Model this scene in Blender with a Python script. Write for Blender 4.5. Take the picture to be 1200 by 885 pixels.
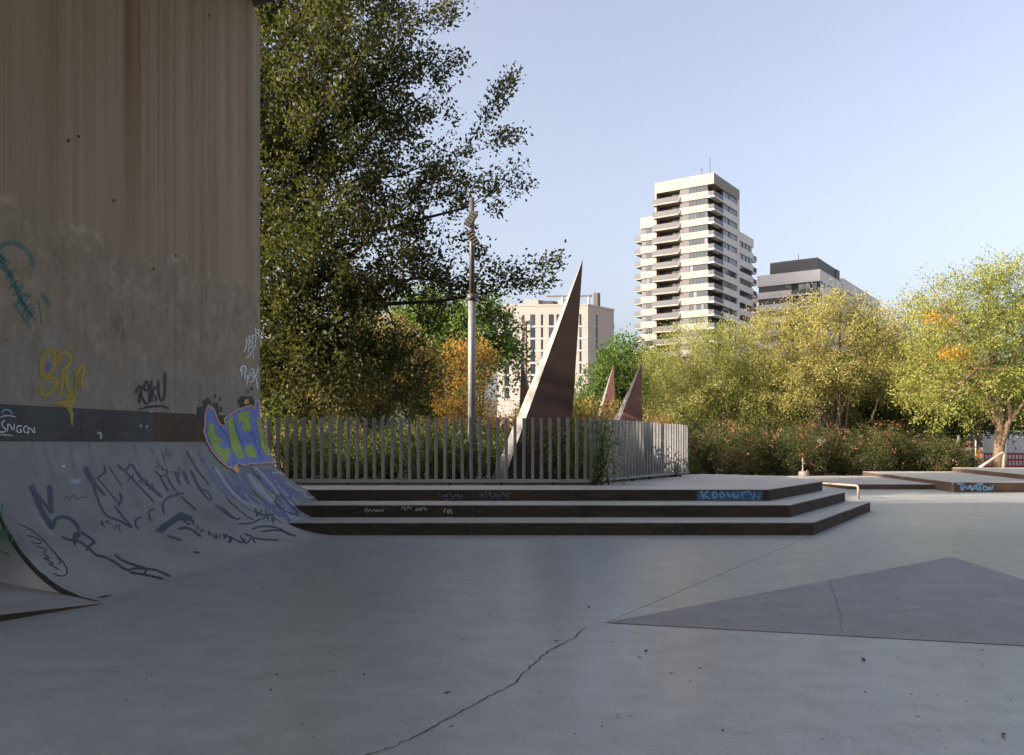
import bpy, math, random
import numpy as np
from mathutils import Vector
from mathutils.geometry import delaunay_2d_cdt, tessellate_polygon
R = math.radians
random.seed(7); rng = np.random.default_rng(7)
scene = bpy.context.scene
for o in list(bpy.data.objects): bpy.data.objects.remove(o)
C = scene.collection

# ------------------------------------------------------------------ camera, sky, sun, exposure
F, HX, HY, EYE = 866.0, 600.0, 524.0, 1.6
cam_d = bpy.data.cameras.new('camera'); cam = bpy.data.objects.new('camera', cam_d); C.objects.link(cam)
cam.location = (0, 0, EYE); cam.rotation_euler = (R(90), 0, 0)
cam_d.sensor_width = 36; cam_d.lens = 36*F/1200; cam_d.shift_y = (HY-442.5)/1200
cam_d.clip_end = 6000; cam_d.clip_start = 0.05
scene.camera = cam
SUN_EL, TO_SUN = R(21), Vector((-0.97, -0.225, 0)).normalized()
world = bpy.data.worlds.new('World'); scene.world = world; world.use_nodes = True
wn = world.node_tree.nodes; wl = world.node_tree.links; wn.clear()
sky = wn.new('ShaderNodeTexSky'); sky.sky_type = 'NISHITA'; sky.sun_disc = False
sky.sun_elevation = SUN_EL; sky.sun_rotation = math.atan2(TO_SUN.x, TO_SUN.y)
sky.altitude = 50; sky.air_density = 1.0; sky.dust_density = 6.5; sky.ozone_density = 2.0
bg = wn.new('ShaderNodeBackground'); bg.inputs[1].default_value = 0.15
wo = wn.new('ShaderNodeOutputWorld'); hs = wn.new('ShaderNodeHueSaturation'); hs.inputs["Saturation"].default_value = .66; hs.inputs['Value'].default_value = 1.0; wl.new(sky.outputs[0], hs.inputs['Color']); tn = wn.new('ShaderNodeMix'); tn.data_type = 'RGBA'; tn.blend_type = 'MULTIPLY'; tn.inputs[0].default_value = 1; tn.inputs[7].default_value = (.90, .85, .85, 1); wl.new(hs.outputs[0], tn.inputs[6]); wl.new(tn.outputs[2], bg.inputs[0]); wl.new(bg.outputs[0], wo.inputs[0])
sd = bpy.data.lights.new('sun', 'SUN'); sd.energy = 4.2; sd.angle = R(0.5); sd.color = (1.0, 0.83, 0.66)
sun = bpy.data.objects.new('sun', sd); C.objects.link(sun)
tosun = Vector((TO_SUN.x*math.cos(SUN_EL), TO_SUN.y*math.cos(SUN_EL), math.sin(SUN_EL)))
sun.rotation_euler = tosun.to_track_quat('Z', 'Y').to_euler()
vs = scene.view_settings; vs.view_transform = 'Standard'; vs.look = 'None'; vs.gamma = 1; vs.use_curve_mapping = False
vs.exposure = 1.6
scene.render.engine = 'CYCLES'

# ------------------------------------------------------------------ helpers
def P(px, py, y): return Vector(((px-HX)/F*y, y, EYE-(py-HY)/F*y))
def G(px, py, z=0.0):
    y = F*(EYE-z)/(py-HY); return Vector(((px-HX)/F*y, y, z))
WL = {}
def tag(o, label, cat, group=None):
    o['label'] = label; o['category'] = cat
    if group: o['group'] = group
    return o
def thing(name, label, cat, loc, group=None):
    o = bpy.data.objects.new(name, None); C.objects.link(o); o.location = loc; o.empty_display_size = .2
    WL[o.name] = Vector(loc); return tag(o, label, cat, group)
def mesh_obj(name, verts, faces, mat, parent=None, smooth=False, loc=None):
    base = WL[parent.name] if parent else Vector(loc if loc is not None else (0, 0, 0))
    me = bpy.data.meshes.new(name)
    me.from_pydata([tuple(Vector(v)-base) for v in verts], [], faces)
    if mat: me.materials.append(mat)
    if smooth: me.polygons.foreach_set('use_smooth', [True]*len(me.polygons))
    me.update()
    o = bpy.data.objects.new(name, me); C.objects.link(o)
    if parent: o.parent = parent
    else: o.location = base
    WL[o.name] = base.copy(); return o
def np_obj(name, V, Fq, mat, parent=None, smooth=False):
    """V (n,3) world, Fq (m,k) face indices, all faces with k corners"""
    base = np.array(WL[parent.name]) if parent else np.zeros(3)
    k = Fq.shape[1]; me = bpy.data.meshes.new(name)
    me.vertices.add(len(V)); me.vertices.foreach_set('co', (V-base).astype(np.float32).ravel())
    me.loops.add(Fq.size); me.loops.foreach_set('vertex_index', Fq.astype(np.int32).ravel())
    me.polygons.add(len(Fq)); me.polygons.foreach_set('loop_start', np.arange(0, Fq.size, k, dtype=np.int32))
    if smooth: me.polygons.foreach_set('use_smooth', np.ones(len(Fq), bool))
    me.update(calc_edges=True)
    if mat: me.materials.append(mat)
    o = bpy.data.objects.new(name, me); C.objects.link(o)
    if parent: o.parent = parent
    WL[o.name] = Vector(base); return o
def copy_part(o, parent, offset=(0, 0, 0)):
    c = o.copy(); C.objects.link(c); c.parent = parent; c.location = o.location+Vector(offset); WL[c.name] = WL[parent.name].copy(); return c
def struct(o): o['kind'] = 'structure'; return o
def bevel(o, w=.01, seg=2):
    m = o.modifiers.new('bevel', 'BEVEL'); m.width = w; m.segments = seg; m.limit_method = 'ANGLE'; m.angle_limit = R(40); return o
class MB:
    def __init__(s): s.v = []; s.f = []
    def add(s, v, f):
        n = len(s.v); s.v += [Vector(p) for p in v]; s.f += [tuple(i+n for i in q) for q in f]; return s
    def prism(s, poly, z0, z1):
        """poly: list of (x,y); z0/z1 numbers"""
        n = len(poly); a = sum(poly[i][0]*poly[(i+1) % n][1]-poly[(i+1) % n][0]*poly[i][1] for i in range(n))
        if a < 0: poly = poly[::-1]
        v = [(p[0], p[1], z0) for p in poly]+[(p[0], p[1], z1) for p in poly]
        f = [tuple(range(n-1, -1, -1)), tuple(range(n, 2*n))]+[(i, (i+1) % n, n+(i+1) % n, n+i) for i in range(n)]
        return s.add(v, f)
    def box(s, o, ex, ey, ez):
        o, ex, ey, ez = Vector(o), Vector(ex), Vector(ey), Vector(ez)
        if ex.cross(ey).dot(ez) < 0: ex, ey = ey, ex
        v = [o, o+ex, o+ex+ey, o+ey]; v += [p+ez for p in v]
        return s.add(v, [(3, 2, 1, 0), (4, 5, 6, 7), (0, 1, 5, 4), (1, 2, 6, 5), (2, 3, 7, 6), (3, 0, 4, 7)])
    def abox(s, x0, x1, y0, y1, z0, z1): return s.box((x0, y0, z0), (x1-x0, 0, 0), (0, y1-y0, 0), (0, 0, z1-z0))
    def tube(s, pts, rad, n=8, cap=True):
        pts = [Vector(p) for p in pts]
        if not hasattr(rad, '__len__'): rad = [rad]*len(pts)
        v = []; f = []; up = None
        for i, p in enumerate(pts):
            d = (pts[min(i+1, len(pts)-1)]-pts[max(i-1, 0)]).normalized()
            a = (up if up is not None else (Vector((1, 0, 0)) if abs(d.z) > .8 else Vector((0, 0, 1))))
            a = (a-d*a.dot(d)).normalized(); b = d.cross(a); up = a
            for k in range(n):
                t = 2*math.pi*k/n; v.append(p+(a*math.cos(t)+b*math.sin(t))*rad[i])
        for i in range(len(pts)-1):
            for k in range(n): f.append((i*n+k, i*n+(k+1) % n, (i+1)*n+(k+1) % n, (i+1)*n+k))
        if cap: f += [tuple(range(n-1, -1, -1)), tuple(range((len(pts)-1)*n, len(pts)*n))]
        return s.add(v, f)
    def lathe(s, c, prof, n=20):
        c = Vector(c); v = []; f = []
        for r_, z in prof:
            for k in range(n):
                t = 2*math.pi*k/n; v.append(c+Vector((r_*math.cos(t), r_*math.sin(t), z)))
        for i in range(len(prof)-1):
            for k in range(n): f.append((i*n+k, i*n+(k+1) % n, (i+1)*n+(k+1) % n, (i+1)*n+k))
        f += [tuple(range(n-1, -1, -1)), tuple(range((len(prof)-1)*n, len(prof)*n))]
        return s.add(v, f)
    def build(s, name, mat, parent=None, smooth=False, loc=None): return mesh_obj(name, s.v, s.f, mat, parent, smooth, loc)

# ------------------------------------------------------------------ materials
class NT:
    def __init__(s, name):
        s.m = bpy.data.materials.new(name); s.m.use_nodes = True; s.t = s.m.node_tree; s.N = s.t.nodes
        s.b = s.N['Principled BSDF']; s.out = s.N['Material Output']
    def n(s, t, **kw):
        x = s.N.new(t)
        for k, v in kw.items(): setattr(x, k, v)
        return x
    def l(s, a, b): s.t.links.new(a, b)
    def sets(s, inp, v):
        if hasattr(v, 'is_linked') or hasattr(v, 'links'): s.l(v, inp)
        else: inp.default_value = v
    def pos(s): return s.n('ShaderNodeNewGeometry').outputs['Position']
    def mapped(s, vec, scale):
        x = s.n('ShaderNodeVectorMath', operation='MULTIPLY'); s.l(vec, x.inputs[0]); x.inputs[1].default_value = scale; return x.outputs[0]
    def noise(s, vec, scale, detail=6, rough=.6):
        x = s.n('ShaderNodeTexNoise'); s.l(vec, x.inputs['Vector']); x.inputs['Scale'].default_value = scale
        x.inputs['Detail'].default_value = detail; x.inputs['Roughness'].default_value = rough; return x.outputs['Fac']
    def ramp(s, fac, stops):
        x = s.n('ShaderNodeValToRGB'); e = x.color_ramp.elements
        while len(e) < len(stops): e.new(.5)
        for q, (p, c) in zip(e, stops):
            q.position = p; q.color = (c, c, c, 1) if not hasattr(c, '__len__') else (*c, 1)
        s.l(fac, x.inputs[0]); return x.outputs[0]
    def mix(s, fac, a, b, mode='MIX'):
        x = s.n('ShaderNodeMix', data_type='RGBA', blend_type=mode); s.sets(x.inputs[0], fac)
        for i, v in ((6, a), (7, b)):
            if hasattr(v, 'is_linked'): s.l(v, x.inputs[i])
            else: x.inputs[i].default_value = (*v, 1) if hasattr(v, '__len__') else (v, v, v, 1)
        return x.outputs[2]
    def math(s, op, a, b=0.0, c=0.0):
        x = s.n('ShaderNodeMath', operation=op)
        for i, v in enumerate((a, b, c)): s.sets(x.inputs[i], v)
        return x.outputs[0]
    def bump(s, h, strength=.3, dist=.01):
        x = s.n('ShaderNodeBump'); s.l(h, x.inputs['Height']); x.inputs['Strength'].default_value = strength; x.inputs['Distance'].default_value = dist
        s.l(x.outputs[0], s.b.inputs['Normal'])
    def col(s, c): s.sets(s.b.inputs['Base Color'], c if not isinstance(c, tuple) else (*c, 1))
    def rough(s, r): s.sets(s.b.inputs['Roughness'], r)
def simple(name, c, rough=.6, metal=0.0, var=.25, scale=3.0, bump=.15, c2=None):
    t = NT(name); p = t.pos(); n1 = t.noise(p, scale, 8)
    d = c2 or tuple(x*(1-var) for x in c)
    t.col(t.mix(t.ramp(n1, [(.35, 0.0), (.65, 1.0)]), c, d)); t.rough(rough); t.b.inputs['Metallic'].default_value = metal
    if bump: t.bump(t.noise(p, scale*12, 4), bump, .004)
    return t.m
PHI = R(11); DW = (math.sin(PHI), math.cos(PHI), 0.0)
def wall_vec(t):
    p = t.pos(); d = t.n('ShaderNodeVectorMath', operation='DOT_PRODUCT'); t.l(p, d.inputs[0]); d.inputs[1].default_value = DW
    sp = t.n('ShaderNodeSeparateXYZ'); t.l(p, sp.inputs[0]); cb = t.n('ShaderNodeCombineXYZ')
    t.l(d.outputs['Value'], cb.inputs[0]); t.l(sp.outputs[2], cb.inputs[2]); return cb.outputs[0], d.outputs['Value'], sp.outputs[2]

def wall_al(px):
    d = Vector(DW); w0 = Vector((-4.29, 7.66, 0))-Vector((d.y, -d.x, 0))*math.sqrt(4-.32**2); k = (px-HX)/F
    return w0.dot(d)+(w0.x-k*w0.y)/(k*d.y-d.x)
def mat_wall():
    t = NT('board formed concrete'); v, al, z = wall_vec(t)
    big = t.noise(t.mapped(v, (1.6, 1, .10)), 1.0, 6, .6)
    fine = t.noise(t.mapped(v, (34, 1, .18)), 1.0, 3, .75)
    board = t.noise(t.mapped(v, (5.5, 1, .05)), 1.0, 3, .5)
    c = t.mix(t.ramp(big, [(.3, 0.0), (.7, 1.0)]), (.34, .26, .18), (.225, .16, .10))
    c = t.mix(t.math('MULTIPLY', t.ramp(fine, [(.36, 0.0), (.64, 1.0)]), .6), c, (.38, .305, .225))
    c = t.mix(t.math('MULTIPLY', t.ramp(board, [(.5, 0.0), (.62, 1.0)]), .35), c, (.18, .12, .07))
    # brown run-off stains with positions of their own
    for a0, w, k in [(wall_al(q), w_, k_) for q, w_, k_ in ((150, .16, .85), (163, .07, .75), (156, .3, .45), (186, .03, .6), (12, .12, .3), (60, .15, .35), (100, .06, .4), (268, .16, .45), (290, .2, .6), (225, .04, .5))]:
        g = t.math('SUBTRACT', 1.0, t.math('MINIMUM', t.math('DIVIDE', t.math('ABSOLUTE', t.math('SUBTRACT', al, a0)), w), 1.0))
        up = t.ramp(t.math('DIVIDE', z, 10.5), [(.36, 0.0), (.72, 1.0)])
        c = t.mix(t.math('MULTIPLY', t.math('MULTIPLY', g, k), up), c, (.15, .085, .035))
    # lower, weathered and patched lift below the pour line
    wob = t.math('MULTIPLY', t.math('SUBTRACT', t.noise(t.mapped(v, (1.5, 1, .6)), 1.0, 5, .6), .5), .9)
    zz = t.math('ADD', z, wob)
    low = t.ramp(t.math('DIVIDE', zz, 10.0), [(.435, 1.0), (.47, 0.0)])
    pat = t.noise(t.mapped(v, (3.6, 1, 1.7)), 1.3, 11, .74)
    lowc = t.mix(t.ramp(pat, [(.36, 0.0), (.66, 1.0)]), (.32, .255, .185), (.19, .147, .10))
    lowc = t.mix(t.math('MULTIPLY', t.ramp(fine, [(.45, 0.0), (.7, 1.0)]), .35), lowc, (.34, .285, .215))
    c = t.mix(t.math('MULTIPLY', low, .9), c, lowc)
    pat2 = t.noise(t.mapped(v, (2.2, 1, .7)), 1.3, 8, .6)
    grey = t.ramp(t.math('ADD', t.math('DIVIDE', z, 10.0), t.math('MULTIPLY', t.math('SUBTRACT', pat2, .5), .25)), [(.27, 1.0), (.315, 0.0)])
    c = t.mix(t.math('MULTIPLY', grey, .75), c, t.mix(pat, (.29, .27, .235), (.185, .175, .155)))
    peel = t.ramp(t.noise(t.mapped(v, (1.3, 1, .9)), 2.1, 12, .78), [(.535, 0.0), (.565, 1.0)])
    c = t.mix(t.math('MULTIPLY', t.math('MULTIPLY', peel, low), .42), c, (.40, .345, .27))
    dirt = t.ramp(t.noise(t.mapped(v, (2.4, 1, .8)), 1.7, 10, .75), [(.56, 0.0), (.62, 1.0)])
    c = t.mix(t.math('MULTIPLY', t.math('MULTIPLY', dirt, low), .5), c, (.13, .085, .06))
    # pale lime line at the pour joint, broken up
    jl = t.math('SUBTRACT', 1.0, t.math('MINIMUM', t.math('DIVIDE', t.math('ABSOLUTE', t.math('SUBTRACT', zz, 4.62)), .10), 1.0))
    c = t.mix(t.math('MULTIPLY', jl, t.ramp(t.noise(t.mapped(v, (2.5, 1, 2)), 1.4, 4), [(.5, 0.0), (.66, .75)])), c, (.46, .39, .29))
    sp = t.ramp(t.noise(v, 14.0, 3, .5), [(.27, 1.0), (.31, 0.0)])
    c = t.mix(t.math('MULTIPLY', sp, .6), c, (.06, .05, .04))
    t.col(c); t.rough(.85)
    h = t.math('ADD', t.math('ADD', t.math('MULTIPLY', fine, .5), t.math('MULTIPLY', board, .8)), t.math('MULTIPLY', t.math('MULTIPLY', pat, low), 1.2))
    t.bump(h, .45, .012); return t.m
def mat_floor(name, ca, cb, rgh=.42):
    t = NT(name); p = t.pos(); oi = t.n('ShaderNodeObjectInfo').outputs['Random']
    n1 = t.noise(p, .35, 7, .6); n2 = t.noise(p, 3.0, 9, .7); n3 = t.noise(p, 38.0, 5, .7)
    st = t.noise(t.mapped(p, (.5, 3.2, 1)), 1.4, 6, .65)
    c = t.mix(t.ramp(n1, [(.35, 0.0), (.68, 1.0)]), ca, cb)
    c = t.mix(t.math('MULTIPLY', t.ramp(n2, [(.42, 0.0), (.66, 1.0)]), .45), c, tuple(x*.68 for x in cb))
    c = t.mix(t.math('MULTIPLY', t.ramp(st, [(.52, 0.0), (.7, 1.0)]), .35), c, tuple(x*1.25 for x in ca))
    c = t.mix(t.math('MULTIPLY', t.ramp(n3, [(.42, 0.0), (.66, 1.0)]), .4), c, tuple(x*.55 for x in cb))
    spk = t.ramp(t.noise(p, 9.0, 2, .5), [(.24, 1.0), (.265, 0.0)])
    c = t.mix(t.math('MULTIPLY', spk, .65), c, (.05, .05, .05))
    scuff = t.ramp(t.noise(t.mapped(p, (.6, 5.0, 1)), 2.1, 3, .5), [(.24, 1.0), (.29, 0.0)])
    c = t.mix(t.math('MULTIPLY', scuff, .35), c, (.09, .09, .09))
    c = t.mix(t.math('MULTIPLY', oi, .12), c, (.12, .12, .12))
    t.col(c); t.rough(t.math('ADD', t.math('MULTIPLY', n2, .25), rgh-.1))
    t.b.inputs['Specular IOR Level'].default_value = .45
    t.bump(t.math('ADD', n3, t.math('MULTIPLY', n2, 1.2)), .12, .005); return t.m
def mat_pipe():
    t = NT('quarter pipe concrete'); v, al, z = wall_vec(t); p = t.pos()
    n1 = t.noise(p, .7, 8, .65); n2 = t.noise(p, 4.0, 8, .7); n3 = t.noise(p, 45, 4, .7)
    c = t.mix(t.ramp(n1, [(.35, 0.0), (.65, 1.0)]), (.22, .217, .21), (.16, .16, .157))
    c = t.mix(t.math('MULTIPLY', t.ramp(n2, [(.42, 0.0), (.7, 1.0)]), .4), c, (.105, .105, .10))
    drip = t.noise(t.mapped(v, (9, 1, .5)), 1.0, 4, .6)
    m = t.math('MULTIPLY', t.ramp(drip, [(.56, 0.0), (.68, 1.0)]), t.ramp(t.math('DIVIDE', z, 1.7), [(.45, 0.0), (.95, .65)]))
    c = t.mix(m, c, (.07, .07, .072))
    c = t.mix(t.math('MULTIPLY', t.ramp(n3, [(.45, 0.0), (.7, 1.0)]), .25), c, (.12, .12, .12))
    blot = t.noise(p, 1.9, 7, .7); c = t.mix(t.math('MULTIPLY', t.ramp(blot, [(.52, 0.0), (.66, 1.0)]), .5), c, (.10, .10, .105))
    pale = t.noise(t.mapped(v, (6, 1, 1.2)), 1.0, 5, .6); c = t.mix(t.math('MULTIPLY', t.ramp(pale, [(.6, 0.0), (.72, 1.0)]), .5), c, (.34, .335, .33))
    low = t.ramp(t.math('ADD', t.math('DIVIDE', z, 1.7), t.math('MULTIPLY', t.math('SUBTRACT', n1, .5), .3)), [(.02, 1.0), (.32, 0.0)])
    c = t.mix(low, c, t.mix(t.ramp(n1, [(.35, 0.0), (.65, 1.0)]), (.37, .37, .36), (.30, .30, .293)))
    t.col(c); t.rough(.5); t.bump(t.math('ADD', n3, n2), .15, .006); return t.m
def mat_steel(name, ca, cb, cc, rgh=.5, metal=.25, spec=.4):
    t = NT(name); p = t.pos(); n1 = t.noise(p, 1.1, 9, .65); n2 = t.noise(t.mapped(p, (1.5, 1.5, 10)), 2.0, 6, .6)
    c = t.mix(t.ramp(n1, [(.38, 0.0), (.62, 1.0)]), ca, cb)
    c = t.mix(t.math('MULTIPLY', t.ramp(n2, [(.5, 0.0), (.72, 1.0)]), .6), c, cc)
    t.col(c); t.rough(t.math('ADD', t.math('MULTIPLY', n1, .3), rgh-.15)); t.b.inputs['Metallic'].default_value = metal; t.b.inputs['Specular IOR Level'].default_value = spec
    t.bump(t.noise(p, 30, 5), .12, .004); return t.m
def mat_leaf(name, cols, trans=.35, big=.25, gloss=.6):
    """cols: list of leaf colours picked per leaf and per clump"""
    t = NT(name); g = t.n('ShaderNodeNewGeometry'); ri = g.outputs['Random Per Island']
    cl = t.noise(g.outputs['Position'], big, 4, .6)
    f = t.math('ADD', t.math('MULTIPLY', ri, .55), t.math('MULTIPLY', t.ramp(cl, [(.3, 0.0), (.7, 1.0)]), .45))
    k = len(cols); c = t.ramp(f, [((i+.4)/k, q) for i, q in enumerate(cols)])
    t.col(c); t.rough(gloss); t.b.inputs['Specular IOR Level'].default_value = .18
    tr = t.n('ShaderNodeBsdfTranslucent'); t.l(t.mix(.35, c, (.35, .4, .04)), tr.inputs[0])
    mx = t.n('ShaderNodeMixShader'); mx.inputs[0].default_value = trans
    t.l(t.b.outputs[0], mx.inputs[1]); t.l(tr.outputs[0], mx.inputs[2]); t.l(mx.outputs[0], t.out.inputs[0]); return t.m
def mat_paint(name, c, wear=.35, alpha=1.0, scale=18.0):
    t = NT(name); p = t.pos(); t.col(c); t.rough(.55)
    n = t.noise(p, scale, 6, .7); m = t.ramp(n, [(.5-.5*wear-.15+.2*wear, (1-wear)*0.0), (.5-.1*wear, 1.0)])
    n2 = t.noise(p, 2.2, 4); c2 = t.mix(n2, c, tuple(min(1, x*1.25+.01) for x in c)); t.col(c2)
    a = t.math('MULTIPLY', t.math('MAXIMUM', m, 1-wear), alpha)
    tr = t.n('ShaderNodeBsdfTransparent'); mx = t.n('ShaderNodeMixShader'); t.l(a, mx.inputs[0])
    t.l(tr.outputs[0], mx.inputs[1]); t.l(t.b.outputs[0], mx.inputs[2]); t.l(mx.outputs[0], t.out.inputs[0]); return t.m
def mat_ground():
    t = NT('park earth'); p = t.pos(); a = t.noise(p, .25, 8, .65); b = t.noise(p, 5, 8, .7)
    c = t.mix(t.ramp(a, [(.4, 0.0), (.6, 1.0)]), (.13, .095, .06), (.07, .085, .03)); c = t.mix(t.math('MULTIPLY', b, .5), c, (.16, .12, .08))
    t.col(c); t.rough(.95); t.bump(b, .5, .03); return t.m
def mat_glass(name, c=(.03, .04, .055)):
    t = NT(name); oi = t.n('ShaderNodeObjectInfo').outputs['Random']
    t.col(t.mix(t.ramp(oi, [(.75, 0.0), (1.0, 1.0)]), c, (.16, .17, .19))); t.rough(.12); t.b.inputs['Specular IOR Level'].default_value = .7; return t.m
M = {}
M['wall'] = mat_wall(); M['pipe'] = mat_pipe()
M['floor'] = mat_floor('trowelled concrete', (.43, .45, .45), (.352, .37, .37), .30)
M['floor_shade'] = mat_floor('bank concrete shaded in colour', (.30, .288, .292), (.25, .24, .245), .5)  # shade of the camera-facing bank face put into the colour
M['tread'] = mat_floor('platform concrete', (.40, .395, .375), (.31, .31, .295), .5)
M['joint'] = simple('dark joint', (.035, .034, .032), .9)
M['crackf'] = simple('fine crack dirt', (.11, .105, .10), .95); M['crack'] = simple('crack dirt', (.03, .029, .027), .95)
M['ground'] = mat_ground(); M['soil'] = simple('garden soil', (.075, .055, .035), .95, 0, .4, 6, .4)
M['riser'] = mat_steel('weathered riser steel', (.034, .026, .022), (.055, .038, .028), (.11, .078, .055), .75, 0, .15)
M['riser2'] = mat_steel('brown ledge steel', (.085, .055, .038), (.05, .034, .025), (.15, .10, .066), .7, 0, .2)
M['band'] = mat_steel('painted steel band', (.055, .057, .063), (.04, .04, .044), (.10, .10, .105), .5, .2)
M['rustband'] = mat_steel('rusty steel band', (.085, .045, .028), (.05, .032, .025), (.12, .07, .045), .55, .2)
M['corten'] = mat_steel('dark weathering steel', (.03, .017, .016), (.019, .013, .014), (.045, .026, .022), .5, .1)
M['corten2'] = mat_steel('red weathering steel', (.20, .105, .08), (.15, .075, .06), (.25, .14, .10), .55, .1)
M['edge'] = mat_steel('pale steel edge', (.13, .132, .13), (.11, .108, .106), (.17, .168, .16), .5, .1)  # edge plates, greyer tone than the face plates
M['galv'] = mat_steel('galvanised steel', (.24, .245, .245), (.19, .195, .2), (.3, .3, .295), .45, .25)
M['galvp'] = mat_steel('galvanised picket steel', (.19, .195, .195), (.13, .135, .14), (.26, .26, .255), .5, .2)
M['pole2'] = simple('brown lamp metal', (.11, .098, .085), .5, .2)
M['railm'] = simple('worn tan rail paint', (.42, .34, .27), .45, .2, .3, 6)
M['stone'] = simple('pale stone', (.22, .195, .16), .8, 0, .3, 5); M['bronze'] = simple('old cast metal', (.18, .16, .135), .5, .4)
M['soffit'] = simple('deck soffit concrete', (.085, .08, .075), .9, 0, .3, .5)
M['facade'] = simple('sun toned facade panel', (.29, .262, .232), .8, 0, .08, .4, 0); M['facade2'] = simple('white panel raised for shade', (.68, .675, .68), .8, 0, .08, .4, 0)  # light put into tower tones: cream for sunlit side, white raised for shade
M['facade3'] = simple('pale render', (.47, .43, .395), .85, 0, .07, .2, 0)
M['greyp'] = simple('grey facade panel', (.09, .09, .10), .6, 0, .15, .5, 0); M['darkp'] = simple('dark roof cladding', (.07, .075, .085), .6, 0, .15, .5, 0)
M['rail'] = simple('grey balcony railing', (.065, .068, .078), .4, .1, .1, .5, 0)
M['core'] = simple('recess wall shade dark', (.045, .046, .055), .8, 0, .2, .4, 0)  # recess shade put into the colour so the openings look deep
M['glass'] = mat_glass('window glass'); M['glass2'] = mat_glass('pale window glass', (.16, .165, .17))
M['brown'] = simple('brown shutter', (.14, .085, .06), .6, 0, .2, 2, 0)
M['bark'] = simple('brown bark', (.13, .095, .065), .9, 0, .4, 9, .8); M['bark2'] = simple('grey dark bark', (.055, .046, .038), .9, 0, .4, 9, .8)
M['bark3'] = simple('tan trunk bark', (.21, .14, .09), .9, 0, .4, 6, .8)  # one tan bark tone for the locust trunk
M['white'] = simple('white sheet metal', (.62, .63, .64), .5, .1, .12, 2); M['red'] = simple('red plastic', (.42, .035, .03), .5); M['orange'] = simple('orange plastic', (.70, .22, .03), .5)
M['lf_poplar'] = mat_leaf('poplar leaf', [(.012, .016, .010), (.02, .028, .013), (.04, .046, .018), (.115, .095, .035)], .22, .6)
M['lf_dry'] = mat_leaf('dry brown leaf', [(.07, .07, .025), (.16, .12, .045), (.26, .18, .07), (.33, .22, .09)], .35, .5)
M['lf_willow'] = mat_leaf('willow leaf', [(.12, .145, .035), (.22, .24, .065), (.32, .33, .11), (.42, .41, .17)], .4, .45)
M['lf_willow2'] = mat_leaf('yellowing leaf', [(.13, .135, .035), (.24, .225, .07), (.34, .31, .11), (.42, .36, .14)], .4, .45)
M['lf_locust'] = mat_leaf('locust leaf', [(.09, .12, .025), (.18, .215, .05), (.29, .31, .08), (.40, .38, .12)], .4, .5)
M['lf_locusto'] = mat_leaf('orange locust leaf', [(.30, .19, .03), (.42, .22, .03), (.5, .25, .04)], .4, .8)
M['lf_dark'] = mat_leaf('dark evergreen leaf', [(.018, .035, .014), (.03, .055, .018), (.05, .08, .025)], .25, .5)
M['lf_plane'] = mat_leaf('plane leaf', [(.035, .075, .02), (.06, .12, .03), (.10, .17, .04)], .35, .4)
M['lf_orange'] = mat_leaf('autumn orange leaf', [(.14, .12, .03), (.26, .19, .04), (.38, .20, .05), (.42, .16, .06)], .35, .5)
M['lf_red'] = mat_leaf('photinia leaf', [(.06, .09, .025), (.13, .13, .04), (.28, .15, .06), (.40, .16, .09)], .3, .7)
M['lf_hedge'] = mat_leaf('oleander leaf', [(.018, .027, .012), (.032, .046, .017), (.06, .072, .026), (.12, .085, .04)], .25, .7)
M['lf_flower'] = mat_leaf('pink blossom', [(.24, .065, .05), (.34, .12, .085), (.44, .27, .17)], .3, 1.5)
M['lf_garden'] = mat_leaf('garden shrub leaf', [(.02, .035, .012), (.04, .065, .02), (.085, .11, .03)], .3, .6)
M['lf_ivy'] = mat_leaf('climber leaf', [(.04, .075, .02), (.07, .13, .03), (.11, .18, .045)], .3, .9)
M['lf_far'] = mat_leaf('far tree leaf', [(.04, .065, .02), (.08, .11, .03), (.13, .15, .04)], .3, .2)
M['litter'] = mat_leaf('fallen leaf', [(.05, .035, .02), (.10, .065, .03), (.07, .06, .05)], .1, 2)

# ------------------------------------------------------------------ ground and floor slabs
gs = 3000.0
struct(mesh_obj('ground', [(-gs, -gs, -.12), (gs, -gs, -.12), (gs, gs, -.12), (-gs, gs, -.12)], [(0, 1, 2, 3)], M['ground']))
bed = struct(mesh_obj('plaza_floor', [(-14, -14, -.05), (46, -14, -.05), (46, 41.5, -.05), (-14, 41.5, -.05)], [(0, 1, 2, 3)], M['joint']))
Tp = Vector((-4.29, 7.66, 0)); A = G(710, 730); Ac = (A.x, A.y)
E = (5.48, 13.45)
dirm = Vector((3.265, -.78)); far = (A.x+dirm.x*13, A.y+dirm.y*13)
def inset(poly, g=.005):
    n = len(poly); area = sum(poly[i][0]*poly[(i+1) % n][1]-poly[(i+1) % n][0]*poly[i][1] for i in range(n))
    if area < 0: poly = poly[::-1]
    out = []
    for i in range(n):
        p, q, r_ = Vector(poly[i-1]), Vector(poly[i]), Vector(poly[(i+1) % n])
        d1 = (q-p).normalized(); d2 = (r_-q).normalized(); n1 = Vector((-d1.y, d1.x)); n2 = Vector((-d2.y, d2.x))
        b = (n1+n2); b = b/max(b.length_squared/2, .3); out.append(tuple(q+b*g))
    return out
slabs = [
    [(-13.5, -13.5), (45, -13.5), far, Ac, (Tp.x, Tp.y), (-13.5, 9.3)],
    [(Tp.x, Tp.y), Ac, E, (-9, 13.45), (-9, 8.5)],
    [Ac, far, (45, 13.45), E],
    [E, (45, 13.45), (45, 27), (5.48, 27)],
    [(5.48, 27), (45, 27), (45, 41.2), (5.48, 41.2)]]
for q in slabs:
    o = MB().prism(inset(q), -.05, 0).build('concrete_slab', M['floor'], bed)
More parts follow.
